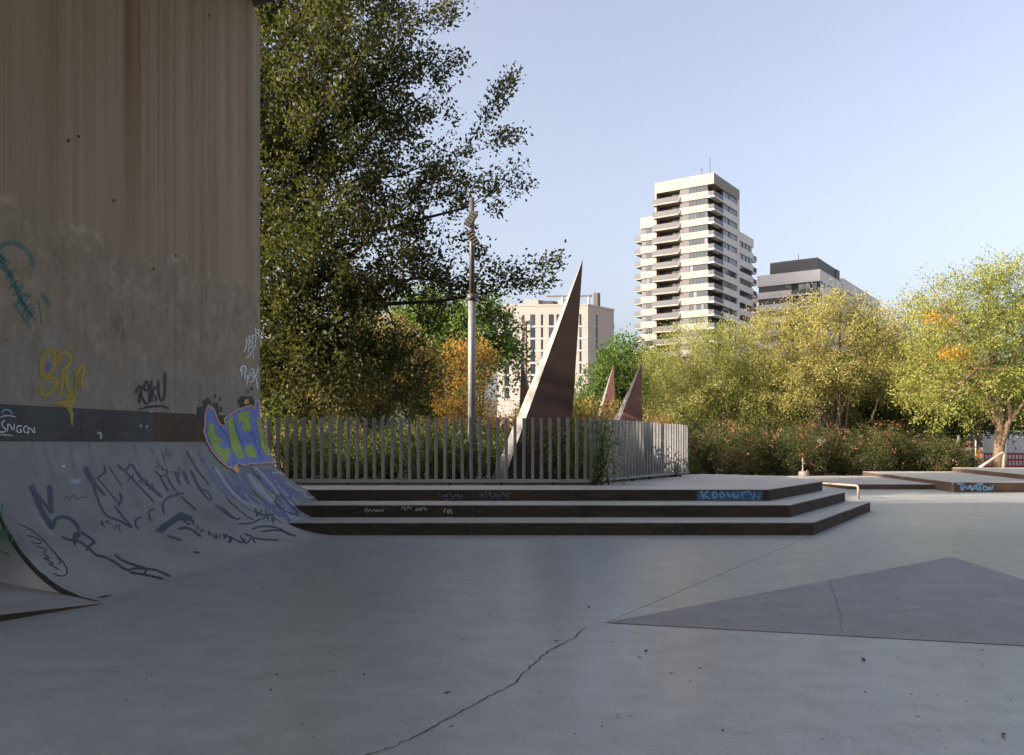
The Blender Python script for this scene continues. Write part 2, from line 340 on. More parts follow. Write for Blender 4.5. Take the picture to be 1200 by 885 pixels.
def ribbon2d(pts, w, z):
    v = []; f = []
    for i, p in enumerate(pts):
        d = (Vector(pts[min(i+1, len(pts)-1)])-Vector(pts[max(i-1, 0)])).normalized(); n = Vector((-d.y, d.x)); ww = w*random.uniform(.4, 1.3)*(0.15 if i in (0, len(pts)-1) else 1)
        p = Vector(p); v += [(*(p+n*ww), z), (*(p-n*ww), z)]
        if i: f.append((2*i-2, 2*i-1, 2*i+1, 2*i))
    return v, f
def jag(pix, step, amp, zf=None):
    pts = [G(*p) for p in pix]; out = []
    for a, b in zip(pts, pts[1:]):
        n = max(2, int((b-a).length/step))
        for i in range(n): out.append(((a+(b-a)*i/n).x+random.uniform(-amp, amp), (a+(b-a)*i/n).y+random.uniform(-amp, amp)))
    out.append((pts[-1].x, pts[-1].y)); return out
ck = jag([(687, 735), (672, 748), (655, 757), (640, 765), (627, 777), (613, 790), (606, 800), (590, 808), (566, 820), (540, 835), (512, 850), (490, 862), (460, 876), (432, 885), (380, 905)], .035, .011)
v, f = ribbon2d(ck, .0045, .0035); mesh_obj('crack', v, f, M['crack'], bed)
# fallen leaves and grit
V = []; Fq = []
spots = [(690, 712, .035), (612, 681, .03), (1176, 862, .035), (652, 752, .03), (757, 764, .03), (750, 771, .03), (1012, 774, .04), (1010, 736, .03), (122, 700, .09), (524, 813, .03), (397, 658, .04), (1020, 645, .03)]
for i in range(150):
    spots.append((random.uniform(100, 1195), 628+random.random()**1.4*250, random.uniform(.006, .02)))
for px, py, s in spots:
    c = G(px, py); a = random.uniform(0, 6.28); ex = Vector((math.cos(a), math.sin(a), 0))*s; ey = Vector((-math.sin(a), math.cos(a), 0))*s*.45
    n = len(V); V += [c-ex+Vector((0, 0, .006)), c+ey*1+Vector((0, 0, .009)), c+ex+Vector((0, 0, .014)), c-ey+Vector((0, 0, .006))]; Fq.append((n, n+3, n+2, n+1))
o = np_obj('leaf_litter', np.array(V), np.array(Fq), M['litter']); o['kind'] = 'stuff'; tag(o, 'scattered dry leaves and grit on the concrete floor', 'leaves')

# low pyramid bank
ap = Vector((5.53, 9.3, .215)); Bc = Vector((5.75, 5.56, 0)); Dc = Vector((6.9, 8.0, 0)); Bk = Vector((5.9, 10.25, 0)); z3 = Vector((0, 0, .004))
Aw = Vector((A.x, A.y, 0))
py_ = thing('pyramid_bank', 'low grey concrete pyramid bank rising from the open skate floor', 'ramp', (5.4, 7.8, 0))
for nm, tri in (('bank_face', (Aw, Bc, ap)), ('bank_face', (Bc, Dc, ap)), ('bank_face', (Dc, Bk, ap)), ('bank_face', (Bk, Aw, ap))):
    tri = [p+z3 for p in tri]; dn = [p-Vector((0, 0, .05)) for p in tri]
    mesh_obj(nm, tri+dn, [(0, 1, 2), (5, 4, 3), (0, 3, 4, 1), (1, 4, 5, 2), (2, 5, 3, 0)], M['floor_shade'] if tri[0] == Aw+z3 else M['floor'], py_)
def on_tri(px, py):
    n = (Bc-Aw).cross(ap-Aw).normalized(); d = Vector(((px-HX)/F, 1, -(py-HY)/F)); c = Vector((0, 0, EYE)); return c+d*((Aw+z3-c).dot(n)/d.dot(n))+n*.003
cr = [(972, 680), (974, 688), (979, 700), (982, 712), (986, 722), (984, 731), (988, 742)]
v = []; f = []
for i, q in enumerate(cr):
    a = on_tri(q[0]-.22, q[1]); b = on_tri(q[0]+.22, q[1]); v += [a, b]
    if i: f.append((2*i-2, 2*i-1, 2*i+1, 2*i))
mesh_obj('crack', v, f, M['crackf'], py_)
# fine dark edge strip of the bank's foot: recessed joint left between bank and floor
e0, e1 = Aw, Bc; dn_ = (e1-e0).normalized(); sn = Vector((dn_.y, -dn_.x, 0))*.012; zz = Vector((0, 0, .003))
mesh_obj('joint', [e0+zz, e0+sn+zz, e1+sn+zz, e1+zz], [(0, 1, 2, 3)], M['joint'], py_)

# ------------------------------------------------------------------ bridge pier, quarter pipe, deck
dw = Vector(DW); nw = Vector((dw.y, -dw.x, 0)); RP = 2.0; HP = 1.68; LP = math.sqrt(RP**2-(RP-HP)**2)
W0 = Tp-nw*LP
def wp(t, u, z): return W0+dw*t+nw*u+Vector((0, 0, z))
k305 = (305-HX)/F
TE = (W0.x-k305*W0.y)/(k305*dw.y-dw.x)
pier = thing('bridge_pier', 'tall brown board marked concrete bridge pier wall with graffiti', 'wall', wp(0, -.6, 0))
ZT = 10.31; cham = .42
def t_of(px, z=3): k = (px-HX)/F; return (W0.x-k*W0.y)/(k*dw.y-dw.x)
cuts = [-.75, t_of(20)-.9, t_of(205), TE]
for i in range(3):
    a, b = cuts[i]+(.003 if i else 0), cuts[i+1]-(.003 if i < 2 else 0)
    prof = [(a, 0), (b, 0), (b, ZT-cham), (b-cham, ZT), (a, ZT)] if i == 2 else [(a, 0), (b, 0), (b, ZT), (a, ZT)]
    n = len(prof); v = [wp(t, 0, z) for t, z in prof]+[wp(t, -1.2, z) for t, z in prof]
    f = [tuple(range(n)), tuple(range(2*n-1, n-1, -1))]+[(i_, n+i_, n+(i_+1) % n, (i_+1) % n) for i_ in range(n)]
    bevel(mesh_obj('wall_panel', v, f, M['wall'], pier), .006, 2)
# back filler so no light shows through panel joints
mesh_obj('wall_core', *(lambda m: (m.v, m.f))(MB().box(wp(-.65, -1.1, 0), dw*(TE+.5), nw*1.08, (0, 0, ZT-.6))), M['joint'], pier)
# form tie holes and small marks
for px, py in ((133, 235), (206, 300), (245, 18), (92, 160), (80, 165), (180, 315)):
    k = t_of(px); y = (W0+dw*k).y; z = EYE-(py-HY)/F*y
    c = wp(k, .002, z); MBt = MB().tube([c-nw*.02, c+nw*.004], .022, 8); MBt.build('tie_hole', M['joint'], pier)
# deck
deck = thing('bridge_deck', 'dark underside of the concrete bridge deck above the pier', 'bridge', (-5.2, 8, 10.35))
e = Vector((-5.2, 14.66)); dd = Vector((1, .06)).normalized(); pp = Vector((-dd.y, dd.x))
d2 = Vector((1, -.48)).normalized(); p2 = Vector((-d2.y, d2.x))     # bend added so the deck steers the shade below
dk = [tuple(e+d2*60), tuple(e), tuple(e-dd*70), tuple(e-dd*70-pp*19), tuple(e-pp*18), tuple(e+d2*6-p2*13), tuple(e+d2*60-p2*10)]
MB().prism(dk, 10.3, 11.6).build('deck_slab', M['soffit'], deck)
pe = [tuple(e+d2*60), tuple(e), tuple(e-dd*70), tuple(e-dd*70-pp*.4), tuple(e-pp*.4), tuple(e+d2*60-p2*.4)]
MB().prism(pe, 11.6, 12.3).build('parapet', M['soffit'], deck)

# steel band, projected from the photographed outline onto the wall plane
def ray_wall(px, py, off=0.0):
    d = Vector(((px-HX)/F, 1, -(py-HY)/F)); c = Vector((0, 0, EYE)); s = ((W0+nw*off-c).dot(nw))/d.dot(nw); return c+d*s
def hpipe(u): return RP-math.sqrt(max(RP*RP-(LP-max(u, 0))**2, 0)) if u < LP else 0.0
def npipe(u): s = max(LP-u, 0); n = nw*s+Vector((0, 0, math.sqrt(RP*RP-s*s))); return n.normalized()
def ray_pier(px, py, off=.004):
    """first hit of the quarter pipe or the wall above it, lifted by off along the surface normal"""
    d = Vector(((px-HX)/F, 1, -(py-HY)/F)); c = Vector((0, 0, EYE))
    sw = ((W0-c).dot(nw))/d.dot(nw); pw = c+d*sw
    if pw.z >= HP: return pw+nw*off
    lo = 3.0; hi = sw; y = lo
    while y < hi:
        p = c+d*y; u = (p-W0).dot(nw)
        if p.z < hpipe(u): break
        lo = y; y += .05
    a, b = lo, min(y, hi)
    for _ in range(24):
        m = (a+b)/2; p = c+d*m
        if p.z < hpipe((p-W0).dot(nw)): b = m
        else: a = m
    p = c+d*a; return p+npipe((p-W0).dot(nw))*off
def plate(poly_px, thick, name, mat, parent):
    fr = [ray_wall(*p, thick) for p in poly_px]; bk = [ray_wall(*p, .0)-nw*.02 for p in poly_px]
    bk = [q-nw*((q-W0).dot(nw)+.02)-nw*0 for q in [p.copy() for p in fr]]
    n = len(fr); return mesh_obj(name, fr+bk, [tuple(range(n)), tuple(range(2*n-1, n-1, -1))]+[(i, n+i, n+(i+1) % n, (i+1) % n) for i in range(n)], mat, parent)
pipe = thing('quarter_pipe', 'concrete quarter pipe with dark graffiti tags against the tall pier wall', 'ramp', wp(3, 1, 0))
plate([(-40, 516.5), (-40, 471.5), (95, 478.6), (95, 517.2)], .012, 'steel_band', M['band'], pipe)
plate([(95.4, 517.2), (95.4, 478.6), (181, 483), (181, 517.3)], .014, 'steel_band', M['band'], pipe)
plate([(181.4, 517.3), (181.4, 483), (298, 488.5), (298, 517.6)], .011, 'steel_band', M['rustband'], pipe)
us = [LP*(i/30)**1.25 for i in range(31)]; nt = 40
tend = lambda u: min(TE+2.4*u, TE+1.9)-.002
tsta = lambda u: .25*(LP-u)
v = []; f = []
for i, u in enumerate(us):
    for j in range(nt+1):
        t = tsta(u)+(tend(u)-tsta(u))*j/nt; v.append(wp(t, u+.0005, max(hpipe(u), .0012)))
w = nt+1
for i in range(30):
    for j in range(nt): f.append((i*w+j, (i+1)*w+j, (i+1)*w+j+1, i*w+j+1))
mesh_obj('transition', v, f, M['pipe'], pipe, True)
for js, nm in ((0, 'end_wall'), (nt, 'end_wall')):
    v2 = []; f2 = []
    for i, u in enumerate(us):
        p = v[i*w+js]; s = .001 if js else -.001
        v2 += [p-Vector((0, 0, .0006))+dw*0, Vector((p.x, p.y, -.02))]
        if i: f2.append((2*i-2, 2*i-1, 2*i+1, 2*i) if js == 0 else (2*i, 2*i+1, 2*i-1, 2*i-2))
    mesh_obj(nm, v2, f2, M['pipe'], pipe)
# dark chipped lip at the near end of the transition
lip = [v[i*w] for i in range(31)]; lv = []; lf = []
for i, p in enumerate(lip):
    ww = random.uniform(.012, .03); n = npipe(us[i]); lv += [p+n*.003-dw*.004, p+n*.003+dw*ww, p-Vector((0, 0, .05))-dw*.006]
    if i: a = 3*i; lf += [(a-3, a-2, a+1, a), (a-1, a-3, a, a+2)]
mesh_obj('chipped_lip', lv, lf, M['crack'], pipe)
# sloping slab beside the near end
wd = thing('wedge_slab', 'low sloping concrete wedge slab at the near end of the quarter pipe', 'ramp', (-6, 6.8, 0))
q = [Vector((-4.2, 7.56, .006)), Vector((-5.4, 5.75, .14)), Vector((-9, 6.6, .14)), Vector((-7.4, 9.3, .12)), Vector((-6.3, 8.7, .1))]
lo = [Vector((p.x, p.y, -.04)) for p in q]
mesh_obj('slab_top', q+lo, [(4, 3, 2, 1, 0), (5, 6, 7, 8, 9)]+[(i, (i+1) % 5, 5+(i+1) % 5, 5+i) for i in range(5)], M['pipe'], wd)
ed = [Vector((-4.18, 7.545, .005)), Vector((-5.4, 5.735, .137)), Vector((-5.4, 5.735, -.04)), Vector((-4.18, 7.545, -.04))]
nn = Vector((.83, -.55, 0))*.006
mesh_obj('edge_angle', [p+nn for p in ed]+ed, [(0, 1, 2, 3), (0, 4, 5, 1), (3, 2, 6, 7), (4, 7, 6, 5)], M['riser'], wd)

# ------------------------------------------------------------------ steps
steps = thing('stepped_platform', 'wide three step concrete platform with dark steel risers below the fence', 'platform', (0, 16, 0))
S = [([(-4.9, 13.45), (5.48, 13.45), (8.93, 18.45), (-4.9, 18.45)], -.03, .23), ([(-4.9, 14.47), (5.43, 14.47), (8.37, 18.6), (-4.9, 18.6)], .2, .469),
     ([(-4.95, 15.55), (5.39, 15.55), (8.05, 19.2), (8.4, 22.6), (6.3, 24.3), (5.2, 23.45), (1.66, 17.62), (-9, 17.62), (-9, 17), (-4.95, 17)], .44, .711)]
for k, (pl, z0, z1) in enumerate(S):
    st = MB().prism(pl, z0, z1).build('step', M['tread'], steps); bevel(st, .008, 2)
    zl = 0 if k == 0 else S[k-1][2]
    for a, b, n in ((pl[0], pl[1], 5), (pl[1], pl[2], 3)) + (((pl[2], pl[3], 2),) if k == 2 else ()):
        a, b = Vector(a), Vector(b); d = (b-a); L_ = d.length; d.normalize(); nrm = Vector((d.y, -d.x))
        for i in range(n):
            p0 = a+d*(L_*i/n+.004); p1 = a+d*(L_*(i+1)/n-.002)+(d*.012 if i == n-1 else d*0); w_ = random.uniform(.010, .013)
            pr = MB().prism([tuple(p0-nrm*.01), tuple(p1-nrm*.01), tuple(p1+nrm*w_), tuple(p0+nrm*w_)], zl+.003, z1-.016)
            pr.build('riser_plate', M['riser'], st)

# right hand platforms
def platform(name, label, pl, z0, z1, sides, mt):
    t = thing(name, label, 'platform', (pl[0][0], pl[0][1], z0)); bevel(MB().prism(pl, z0-.03, z1).build('top_slab', M['tread'], t), .008)
    for i in sides:
        a, b = Vector(pl[i]), Vector(pl[(i+1) % len(pl)]); d = (b-a); L_ = d.length; d.normalize(); n = max(1, int(L_/2.6)); nrm = Vector((d.y, -d.x))
        for j in range(n):
            p0 = a+d*(L_*j/n+.004); p1 = a+d*(L_*(j+1)/n-.004)
            MB().prism([tuple(p0-nrm*.01), tuple(p1-nrm*.01), tuple(p1+nrm*.012), tuple(p0+nrm*.012)], z0+.003, z1-.016).build('riser_plate', mt, t)
    return t
pL = platform('ledge', 'lowest flat concrete ledge between the drinking fountain and taller ledges', [(12.7, 27.9), (24, 27.9), (24, 36), (13.3, 35.7)], 0, .2, (0, 3), M['riser2'])
pM = platform('ledge', 'concrete ledge with brown steel sides and a blue tag', [(15.6, 26.1), (44, 26.1), (44, 37.7), (17.9, 37.7)], 0, .36, (0, 3), M['riser2'])
pN = platform('ledge', 'topmost concrete ledge carrying the tan sloping handrail', [(19.3, 27.2), (43, 27.2), (43, 37.6), (22.4, 37.6)], .36, .56, (0, 3), M['riser2'])
# rails
hr = thing('handrail', 'tan sloping steel handrail standing on the topmost ledge', 'rail', (24, 37, .56))
a = P(1148, 547.5, 37); a.z = .57; b = P(1175.5, 530, 37); c = Vector((b.x+.04, 37, .555))
MB().tube([a, a+(b-a)*.5, b-(b-a)*.06, b+Vector((.03, 0, -.02)), c+Vector((0, 0, .7)), c], [.07]*6, 10).build('rail_tube', M['railm'], hr, True)
for q_ in (a, c): MB().lathe((q_.x, q_.y, .557), [(.13, 0), (.13, .015), (.02, .016)], 12).build('foot_plate', M['railm'], hr)
sr = thing('grind_rail', 'short low steel grind rail behind the stepped platform corner', 'rail', (10.7, 22.9, 0))
p0 = Vector((10.73, 22.9, 0)); p1 = Vector((10.3, 24.9, 0)); up = Vector((0, 0, .40)); dv = (p1-p0).normalized()
MB().tube([p0, p0+up*.85, p0+up*.97+dv*.03, p0+up+dv*.12, p1+up-dv*.12, p1+up*.97-dv*.03, p1+up*.85, p1], .036, 10).build('rail_tube', M['railm'], sr, True)
for q_ in (p0, p1): MB().lathe((q_.x, q_.y, .001), [(.09, 0), (.09, .012), (.02, .013)], 12).build('foot_plate', M['railm'], sr)
# fountain
ft = thing('drinking_fountain', 'small cast metal drinking fountain on a round stone base by the hedge', 'fountain', (16.2, 41, -.05))
fb = Vector((16.2, 41, -.05))
MB().lathe(fb, [(.29, 0), (.30, .05), (.28, .25), (.25, .30), (.12, .31)], 20).build('stone_base', M['stone'], ft, True)
MB().lathe(fb+Vector((-.06, 0, .3)), [(.10, 0), (.075, .04), (.05, .1), (.045, .52), (.055, .54), (.085, .56), (.085, .59), (.05, .61), (.06, .66), (.065, .70), (.045, .75), (.012, .81)], 14).build('column', M['bronze'], ft, True)
MB().tube([fb+Vector((-.06, -.02, .74)), fb+Vector((.05, -.05, .76)), fb+Vector((.11, -.06, .72))], .025, 8).build('spout', M['bronze'], ft, True)
MB().lathe(fb+Vector((.17, -.05, .3)), [(.03, 0), (.08, .03), (.085, .06), (.06, .055)], 12).build('drain_bowl', M['bronze'], ft, True)

# ------------------------------------------------------------------ fence
fence = thing('picket_fence', 'grey galvanised steel picket fence along the top of the stepped platform', 'fence', (1.8, 17.3, .711))
F0, F1, F2 = Vector((-6.4, 17.3, 0)), Vector((1.82, 17.3, 0)), Vector((5.5, 23.15, 0))
zb = .711
def picket_mesh():
    m = MB(); m.abox(-.036, .036, -.05, .05, 0, 1.46); return m
pk0 = None
for a, b, n in ((F0, F1, 40), (F1, F2, 33)):
    d = (b-a).normalized(); nr = Vector((-d.y, d.x, 0)); L_ = (b-a).length; ang = math.atan2(d.y, d.x)
    bevel(MB().box(a-nr*.06+Vector((0, 0, zb+.065)), d*L_, nr*.12, (0, 0, .07)).build('bottom_rail', M['galv'], fence), .006)
    mm = MB()
    for i in range(int(L_/1.2)+1):
        bp = a+d*min(.15+i*1.2, L_-.1); mm = MB(); mm.box(bp-nr*.035-d*.03+Vector((0, 0, zb-.002)), d*.06, nr*.07, (0, 0, .066)); mm.build('foot', M['riser'], fence)
    for i in range(n):
        p = a+d*(L_*(i+.5)/n)
        if pk0 is None:
            pk0 = MB().abox(-.036, .036, -.05, .05, 0, 1.44).build('picket', M['galvp'], None); bevel(pk0, .006, 1); pk = pk0
        else: pk = pk0.copy(); C.objects.link(pk)
        pk.parent = fence; pk.location = Vector((p.x, p.y, zb+.136))-WL[fence.name]+Vector((0, 0, random.uniform(-.008, .004)))
        pk.rotation_euler = (random.gauss(0, .004), random.gauss(0, .006), ang+random.gauss(0, .05))

# ------------------------------------------------------------------ sculptures
def shard(label, apex, br, bl, y, thick, leandep, mat, edge_left=True, ew=.06):
    """triangular steel blade: apex, bottom right and bottom left given as picture points of the front plate at distance y"""
    a, b, c = P(*apex, y), P(*br, y), P(*bl, y)
    t = thing('steel_shard', label, 'sculpture', ((b.x+c.x)/2, y, min(b.z, c.z)), 'pointed steel shards in the garden')
    th = Vector((leandep, thick, 0))
    # front plate, back plate closing at the apex, sloping edge plate, upright edge plate
    b2, c2 = b+th*.7, c+th; a2 = a+Vector((0, .03, 0))
    mesh_obj('face_plate', [a, b, c], [(0, 2, 1)], mat, t)
    mesh_obj('back_plate', [a2, b2, c2], [(0, 1, 2)], mat, t)
    mesh_obj('edge_plate', [a, c, c2, a2], [(0, 3, 2, 1)] , M['edge'] if edge_left else mat, t)
    mesh_obj('edge_plate', [a, b, b2, a2], [(0, 1, 2, 3)], mat if edge_left else M['edge'], t)
    mesh_obj('foot_plate', [b, c, c2, b2], [(0, 1, 2, 3)], mat, t)
    return t
shard('tall dark brown steel shard rising right behind the fence', (683, 304), (665, 572), (587, 572), 19.6, .3, -.36, M['corten'])
shard('small dark steel shard behind the tall shard, pale edge towards it', (611, 421), (607, 520), (632, 520), 27, .4, .25, M['corten2'], True)
shard('faint narrow rusty shard half hidden by reddish shrubs', (719, 427), (722, 500), (700, 500), 42, .4, -.2, M['corten2'])
shard('rusty shard with a bright pale edge beside the fence', (752, 425), (753, 520), (716, 520), 30, .5, -.28, M['corten2'])

# lamp post
lp = thing('lamp_post', 'tall grey lamp post with tilted louvred heads among the branches', 'lamp', (P(553, 524, 20).x, 20, .72))
lx = P(553, 524, 20).x
MB().tube([(lx, 20, .72), (lx, 20, 4), (lx, 20, P(0, 352, 20).z)], [.115, .105, .1], 14).build('pole', M['galv'], lp, True)
MB().tube([(lx, 20, P(0, 352, 20).z-.01), (lx, 20, P(0, 345, 20).z)], .125, 14).build('collar', M['pole2'], lp, True)
MB().tube([(lx, 20, P(0, 345, 20).z-.01), (lx, 20, P(0, 232, 20).z)], [.075, .065], 12).build('upper_pole', M['pole2'], lp, True)
for py, s in ((258, 1), (280, -1)):
    zc = P(0, py, 20).z; ca, sa = math.cos(R(58*s)), math.sin(R(58*s)); ex = Vector((ca, 0, sa)); ez = Vector((-sa, 0, ca))*s
    c = Vector((lx-.02*s, 20-.08, zc)); h = MB().box(c-ex*.21-ez*.1-Vector((0, .05, 0)), ex*.42, Vector((0, .1, 0)), ez*.2).build('lamp_head', M['pole2'], lp)
    for k in range(5):
        MB().box(c+ex*(-.18+k*.085)-ez*.085-Vector((0, .075, 0)), ex*.03, Vector((0, .03, 0)), ez*.17).build('louvre', M['stone'], h)

# ------------------------------------------------------------------ graffiti (thin paint on the real surfaces)
PT = {k: mat_paint('spray paint '+k, c, w, a) for k, c, w, a in (
    ('navy', (.035, .05, .075), .4, .92), ('black', (.022, .024, .028), .3, .95), ('white', (.6, .62, .64), .35, .9), ('yellow', (.38, .29, .03), .5, .75),
    ('teal', (.02, .17, .155), .8, .5), ('blue', (.14, .19, .46), .25, .95), ('lime', (.27, .38, .06), .3, .95), ('pink', (.55, .31, .22), .2, .95), ('cyan', (.13, .32, .48), .3, .9),
    ('purple', (.14, .15, .30), .6, .75), ('pale', (.36, .38, .42), .6, .7), ('amber', (.62, .36, .07), .2, .95), ('deepblue', (.03, .10, .24), .3, .9), ('green', (.05, .20, .12), .5, .7), ('navyhaze', (.05, .06, .08), .95, .22), ('whitehaze', (.5, .52, .54), .9, .25), ('yellowhaze', (.34, .27, .05), .9, .3))}
HALO = {'navy': 'navyhaze', 'black': 'navyhaze', 'white': 'whitehaze', 'yellow': 'yellowhaze', 'pale': 'whitehaze'}
def resample(pts, step):
    out = [Vector(pts[0])]
    for a, b in zip(pts, pts[1:]):
        a, b = Vector(a), Vector(b); n = max(1, int((b-a).length/step))
        for i in range(1, n+1): out.append(a+(b-a)*i/n)
    return out
def smooth2(pts):
    if len(pts) < 3: return pts
    out = [pts[0]]
    for a, b in zip(pts, pts[1:]):
        out += [(a[0]*.75+b[0]*.25, a[1]*.75+b[1]*.25), (a[0]*.25+b[0]*.75, a[1]*.25+b[1]*.75)]
    return out+[pts[-1]]
def tagpaint(parent, proj, lines, org, sc, width, paint, off=.004, sm=True, name='graffiti', halo=True):
    v = []; f = []
    for ln in lines:
        wd_ = width
        if isinstance(ln, tuple): wd_, ln = ln
        if sm: ln = smooth2(ln)
        pts = resample([(org[0]+x*sc, org[1]+y*sc) for x, y in ln], 2.0)
        for i, p in enumerate(pts):
            d = pts[min(i+1, len(pts)-1)]-pts[max(i-1, 0)]
            if d.length < 1e-6: d = Vector((1, 0))
            d.normalize(); n = Vector((-d.y, d.x))*wd_*sc/2*random.uniform(.85, 1.12)
            if i in (0, len(pts)-1): n *= .6
            v += [proj(p.x+n.x, p.y+n.y, off), proj(p.x-n.x, p.y-n.y, off)]
            if i: k = len(v); f.append((k-4, k-3, k-1, k-2))
    if paint in HALO and halo: tagpaint(parent, proj, [(ln[0]*1.7, ln[1]) if isinstance(ln, tuple) else (width*1.7, ln) for ln in lines], org, sc, width, HALO[paint], off-.0012, sm, 'overspray', False)
    return mesh_obj(name, v, f, PT[paint], parent)
def fillpaint(parent, proj, poly, org, sc, paint, off, name='graffiti', grid=3.0):
    pts = [Vector((org[0]+x*sc, org[1]+y*sc)) for x, y in poly]; n = len(pts)
    x0, x1 = min(p.x for p in pts), max(p.x for p in pts); y0, y1 = min(p.y for p in pts), max(p.y for p in pts)
    ins = []; yy = y0+grid/2
    def inside(x, y):
        c = False
        for i in range(n):
            a, b = pts[i], pts[i-1]
            if (a.y > y) != (b.y > y) and x < (b.x-a.x)*(y-a.y)/(b.y-a.y)+a.x: c = not c
        return c
    while yy < y1:
        xx = x0+grid/2
        while xx < x1:
            if inside(xx, yy): ins.append(Vector((xx, yy)))
            xx += grid
        yy += grid
    vo, eo, fo, _, _, _ = delaunay_2d_cdt(pts+ins, [(i, (i+1) % n) for i in range(n)], [], 1, 1e-5)
    vv = [proj(p.x, p.y, off) for p in vo]; ff = [tuple(reversed(t)) for t in fo]
    return mesh_obj(name, vv, ff, PT[paint], parent)
RPx = ray_pier
z1 = (0, 520); s1 = .2    # zoom window 1200 px over 240
tagpaint(pipe, RPx, [(26, [(180, 240), (240, 390), (310, 500)]), (24, [(290, 240), (300, 410)]), (14, [(205, 280), (305, 410)]), (15, [(310, 500), (320, 440), (380, 425), (440, 460), (465, 510)])], z1, s1, 16, 'navy')
fillpaint(pipe, RPx, [(430, 525), (455, 512), (475, 530), (450, 570), (440, 605), (425, 570)], z1, s1, 'navy', .004)
tagpaint(pipe, RPx, [[(360, 545), (400, 565), (450, 565), (520, 610), (560, 655), (620, 665), (680, 700), (740, 745), (800, 730), (870, 735), (930, 745), (1000, 780)], [(470, 515), (565, 580), (530, 590), (505, 630)], [(670, 650), (720, 690), (830, 725), (860, 735), (845, 765)], [(760, 755), (850, 768), (960, 795)]], z1, s1, 11, 'navy')
tagpaint(pipe, RPx, [(26, [(495, 135), (545, 230)]), (9, [(520, 170), (570, 320), (615, 425), (700, 450), (775, 495)]), (9, [(670, 365), (720, 430), (775, 492)]), (14, [(545, 225), (615, 305)]), (10, [(610, 125), (620, 165), (570, 200)]), (7, [(570, 200), (690, 345)]), (14, [(700, 290), (715, 325), (690, 365)]), (7, [(635, 130), (715, 250)])], z1, s1, 9, 'navy')
tagpaint(pipe, RPx, [(13, [(685, 125), (735, 165), (770, 110), (810, 190), (950, 315)]), (9, [(735, 165), (820, 255), (905, 345)]), (9, [(905, 155), (940, 195), (975, 180), (1000, 240), (1050, 300)]), (9, [(940, 195), (985, 280)]), (12, [(1030, 165), (1055, 240)]), (12, [(1075, 160), (1105, 240)]), (10, [(1120, 160), (1160, 250), (1195, 300)]), (9, [(835, 430), (795, 440), (790, 480), (815, 505)]), (9, [(905, 385), (870, 390), (875, 440), (895, 455)]), (10, [(960, 415), (950, 350), (980, 315), (1040, 300), (1075, 290)])], z1, s1, 9, 'navy')
fillpaint(pipe, RPx, [(905, 515), (950, 470), (1030, 420), (1060, 400), (1130, 430), (1120, 455), (1050, 450), (990, 490), (950, 525)], z1, s1, 'navy', .0045)
tagpaint(pipe, RPx, [(12, [(1040, 500), (1100, 490), (1180, 545)]), (10, [(1060, 310), (1150, 390)]), (10, [(980, 540), (1070, 570)]), (9, [(1130, 635), (1170, 640)])], z1, s1, 9, 'navy')
tagpaint(pipe, RPx, [[(100, 470), (160, 490), (230, 540), (330, 650), (390, 720), (395, 770), (350, 780), (310, 760)], [(150, 540), (200, 545), (250, 580), (220, 590), (180, 575)], [(210, 600), (280, 620), (250, 640), (300, 680), (240, 665), (330, 710), (270, 700), (350, 740)], [(330, 660), (360, 690), (340, 710)]], z1, s1, 5, 'black')
fillpaint(pipe, RPx, [(410, 210), (470, 208), (475, 232), (440, 238), (408, 228)], z1, s1, 'pale', .005)
fillpaint(pipe, RPx, [(365, 128), (378, 126), (380, 140), (366, 141)], z1, s1, 'white', .005)
tagpaint(pipe, RPx, [(4, [(370, 330), (390, 300), (400, 335), (430, 295), (450, 330), (480, 310), (510, 320)])], z1, s1, 4, 'navy')
# second cluster
z2 = (200, 440); s2 = 200/885
tagpaint(pipe, RPx, [(14, [(150, 640-230), (190, 480), (240, 560), (300, 640)]), (12, [(215, 470), (270, 560), (330, 640)]), (16, [(280, 520), (330, 590), (390, 640)]), (18, [(310, 500), (350, 560), (400, 600)]), (14, [(370, 480), (400, 560), (420, 590)])], z2, s2, 12, 'purple')
tagpaint(pipe, RPx, [(14, [(230, 480), (300, 590), (380, 660), (450, 685)]), (16, [(400, 510), (460, 600), (530, 665)]), (12, [(430, 470), (520, 560), (560, 620)])], z2, s2, 12, 'pale', .0045)
fillpaint(pipe, RPx, [(440, 480), (530, 490), (600, 560), (680, 620), (640, 640), (560, 630), (480, 570)], z2, s2, 'purple', .003)
tagpaint(pipe, RPx, [(7, [(545, 630), (560, 610), (640, 690), (670, 730), (600, 710), (550, 670), (545, 630)]), (8, [(80, 390), (130, 480), (200, 570)]), (9, [(20, 500), (45, 560)]), (9, [(60, 490), (90, 560)]), (8, [(100, 490), (150, 590), (200, 650), (215, 640), (190, 600), (160, 590)]), (7, [(230, 670), (290, 720), (330, 745)]), (7, [(260, 680), (340, 750), (360, 740)]), (6, [(290, 640), (380, 720), (430, 750)])], z2, s2, 8, 'navy')
tagpaint(pipe, RPx, [[(280, 830), (330, 850), (370, 870), (390, 850)], [(360, 830), (390, 880), (420, 840), (440, 870)], [(380, 820), (450, 850), (560, 855)], [(420, 800), (470, 780), (560, 790), (620, 830)], [(430, 700), (480, 730), (540, 720)], [(350, 770), (420, 770), (470, 740)], [(470, 810), (560, 800), (650, 835)]], z2, s2, 7, 'navy')
tagpaint(pipe, RPx, [(9, [(525, 510), (560, 500), (590, 520)]), (8, [(590, 550), (640, 590), (690, 600)]), (8, [(690, 600), (700, 640), (760, 625)])], z2, s2, 8, 'pale', .0045)
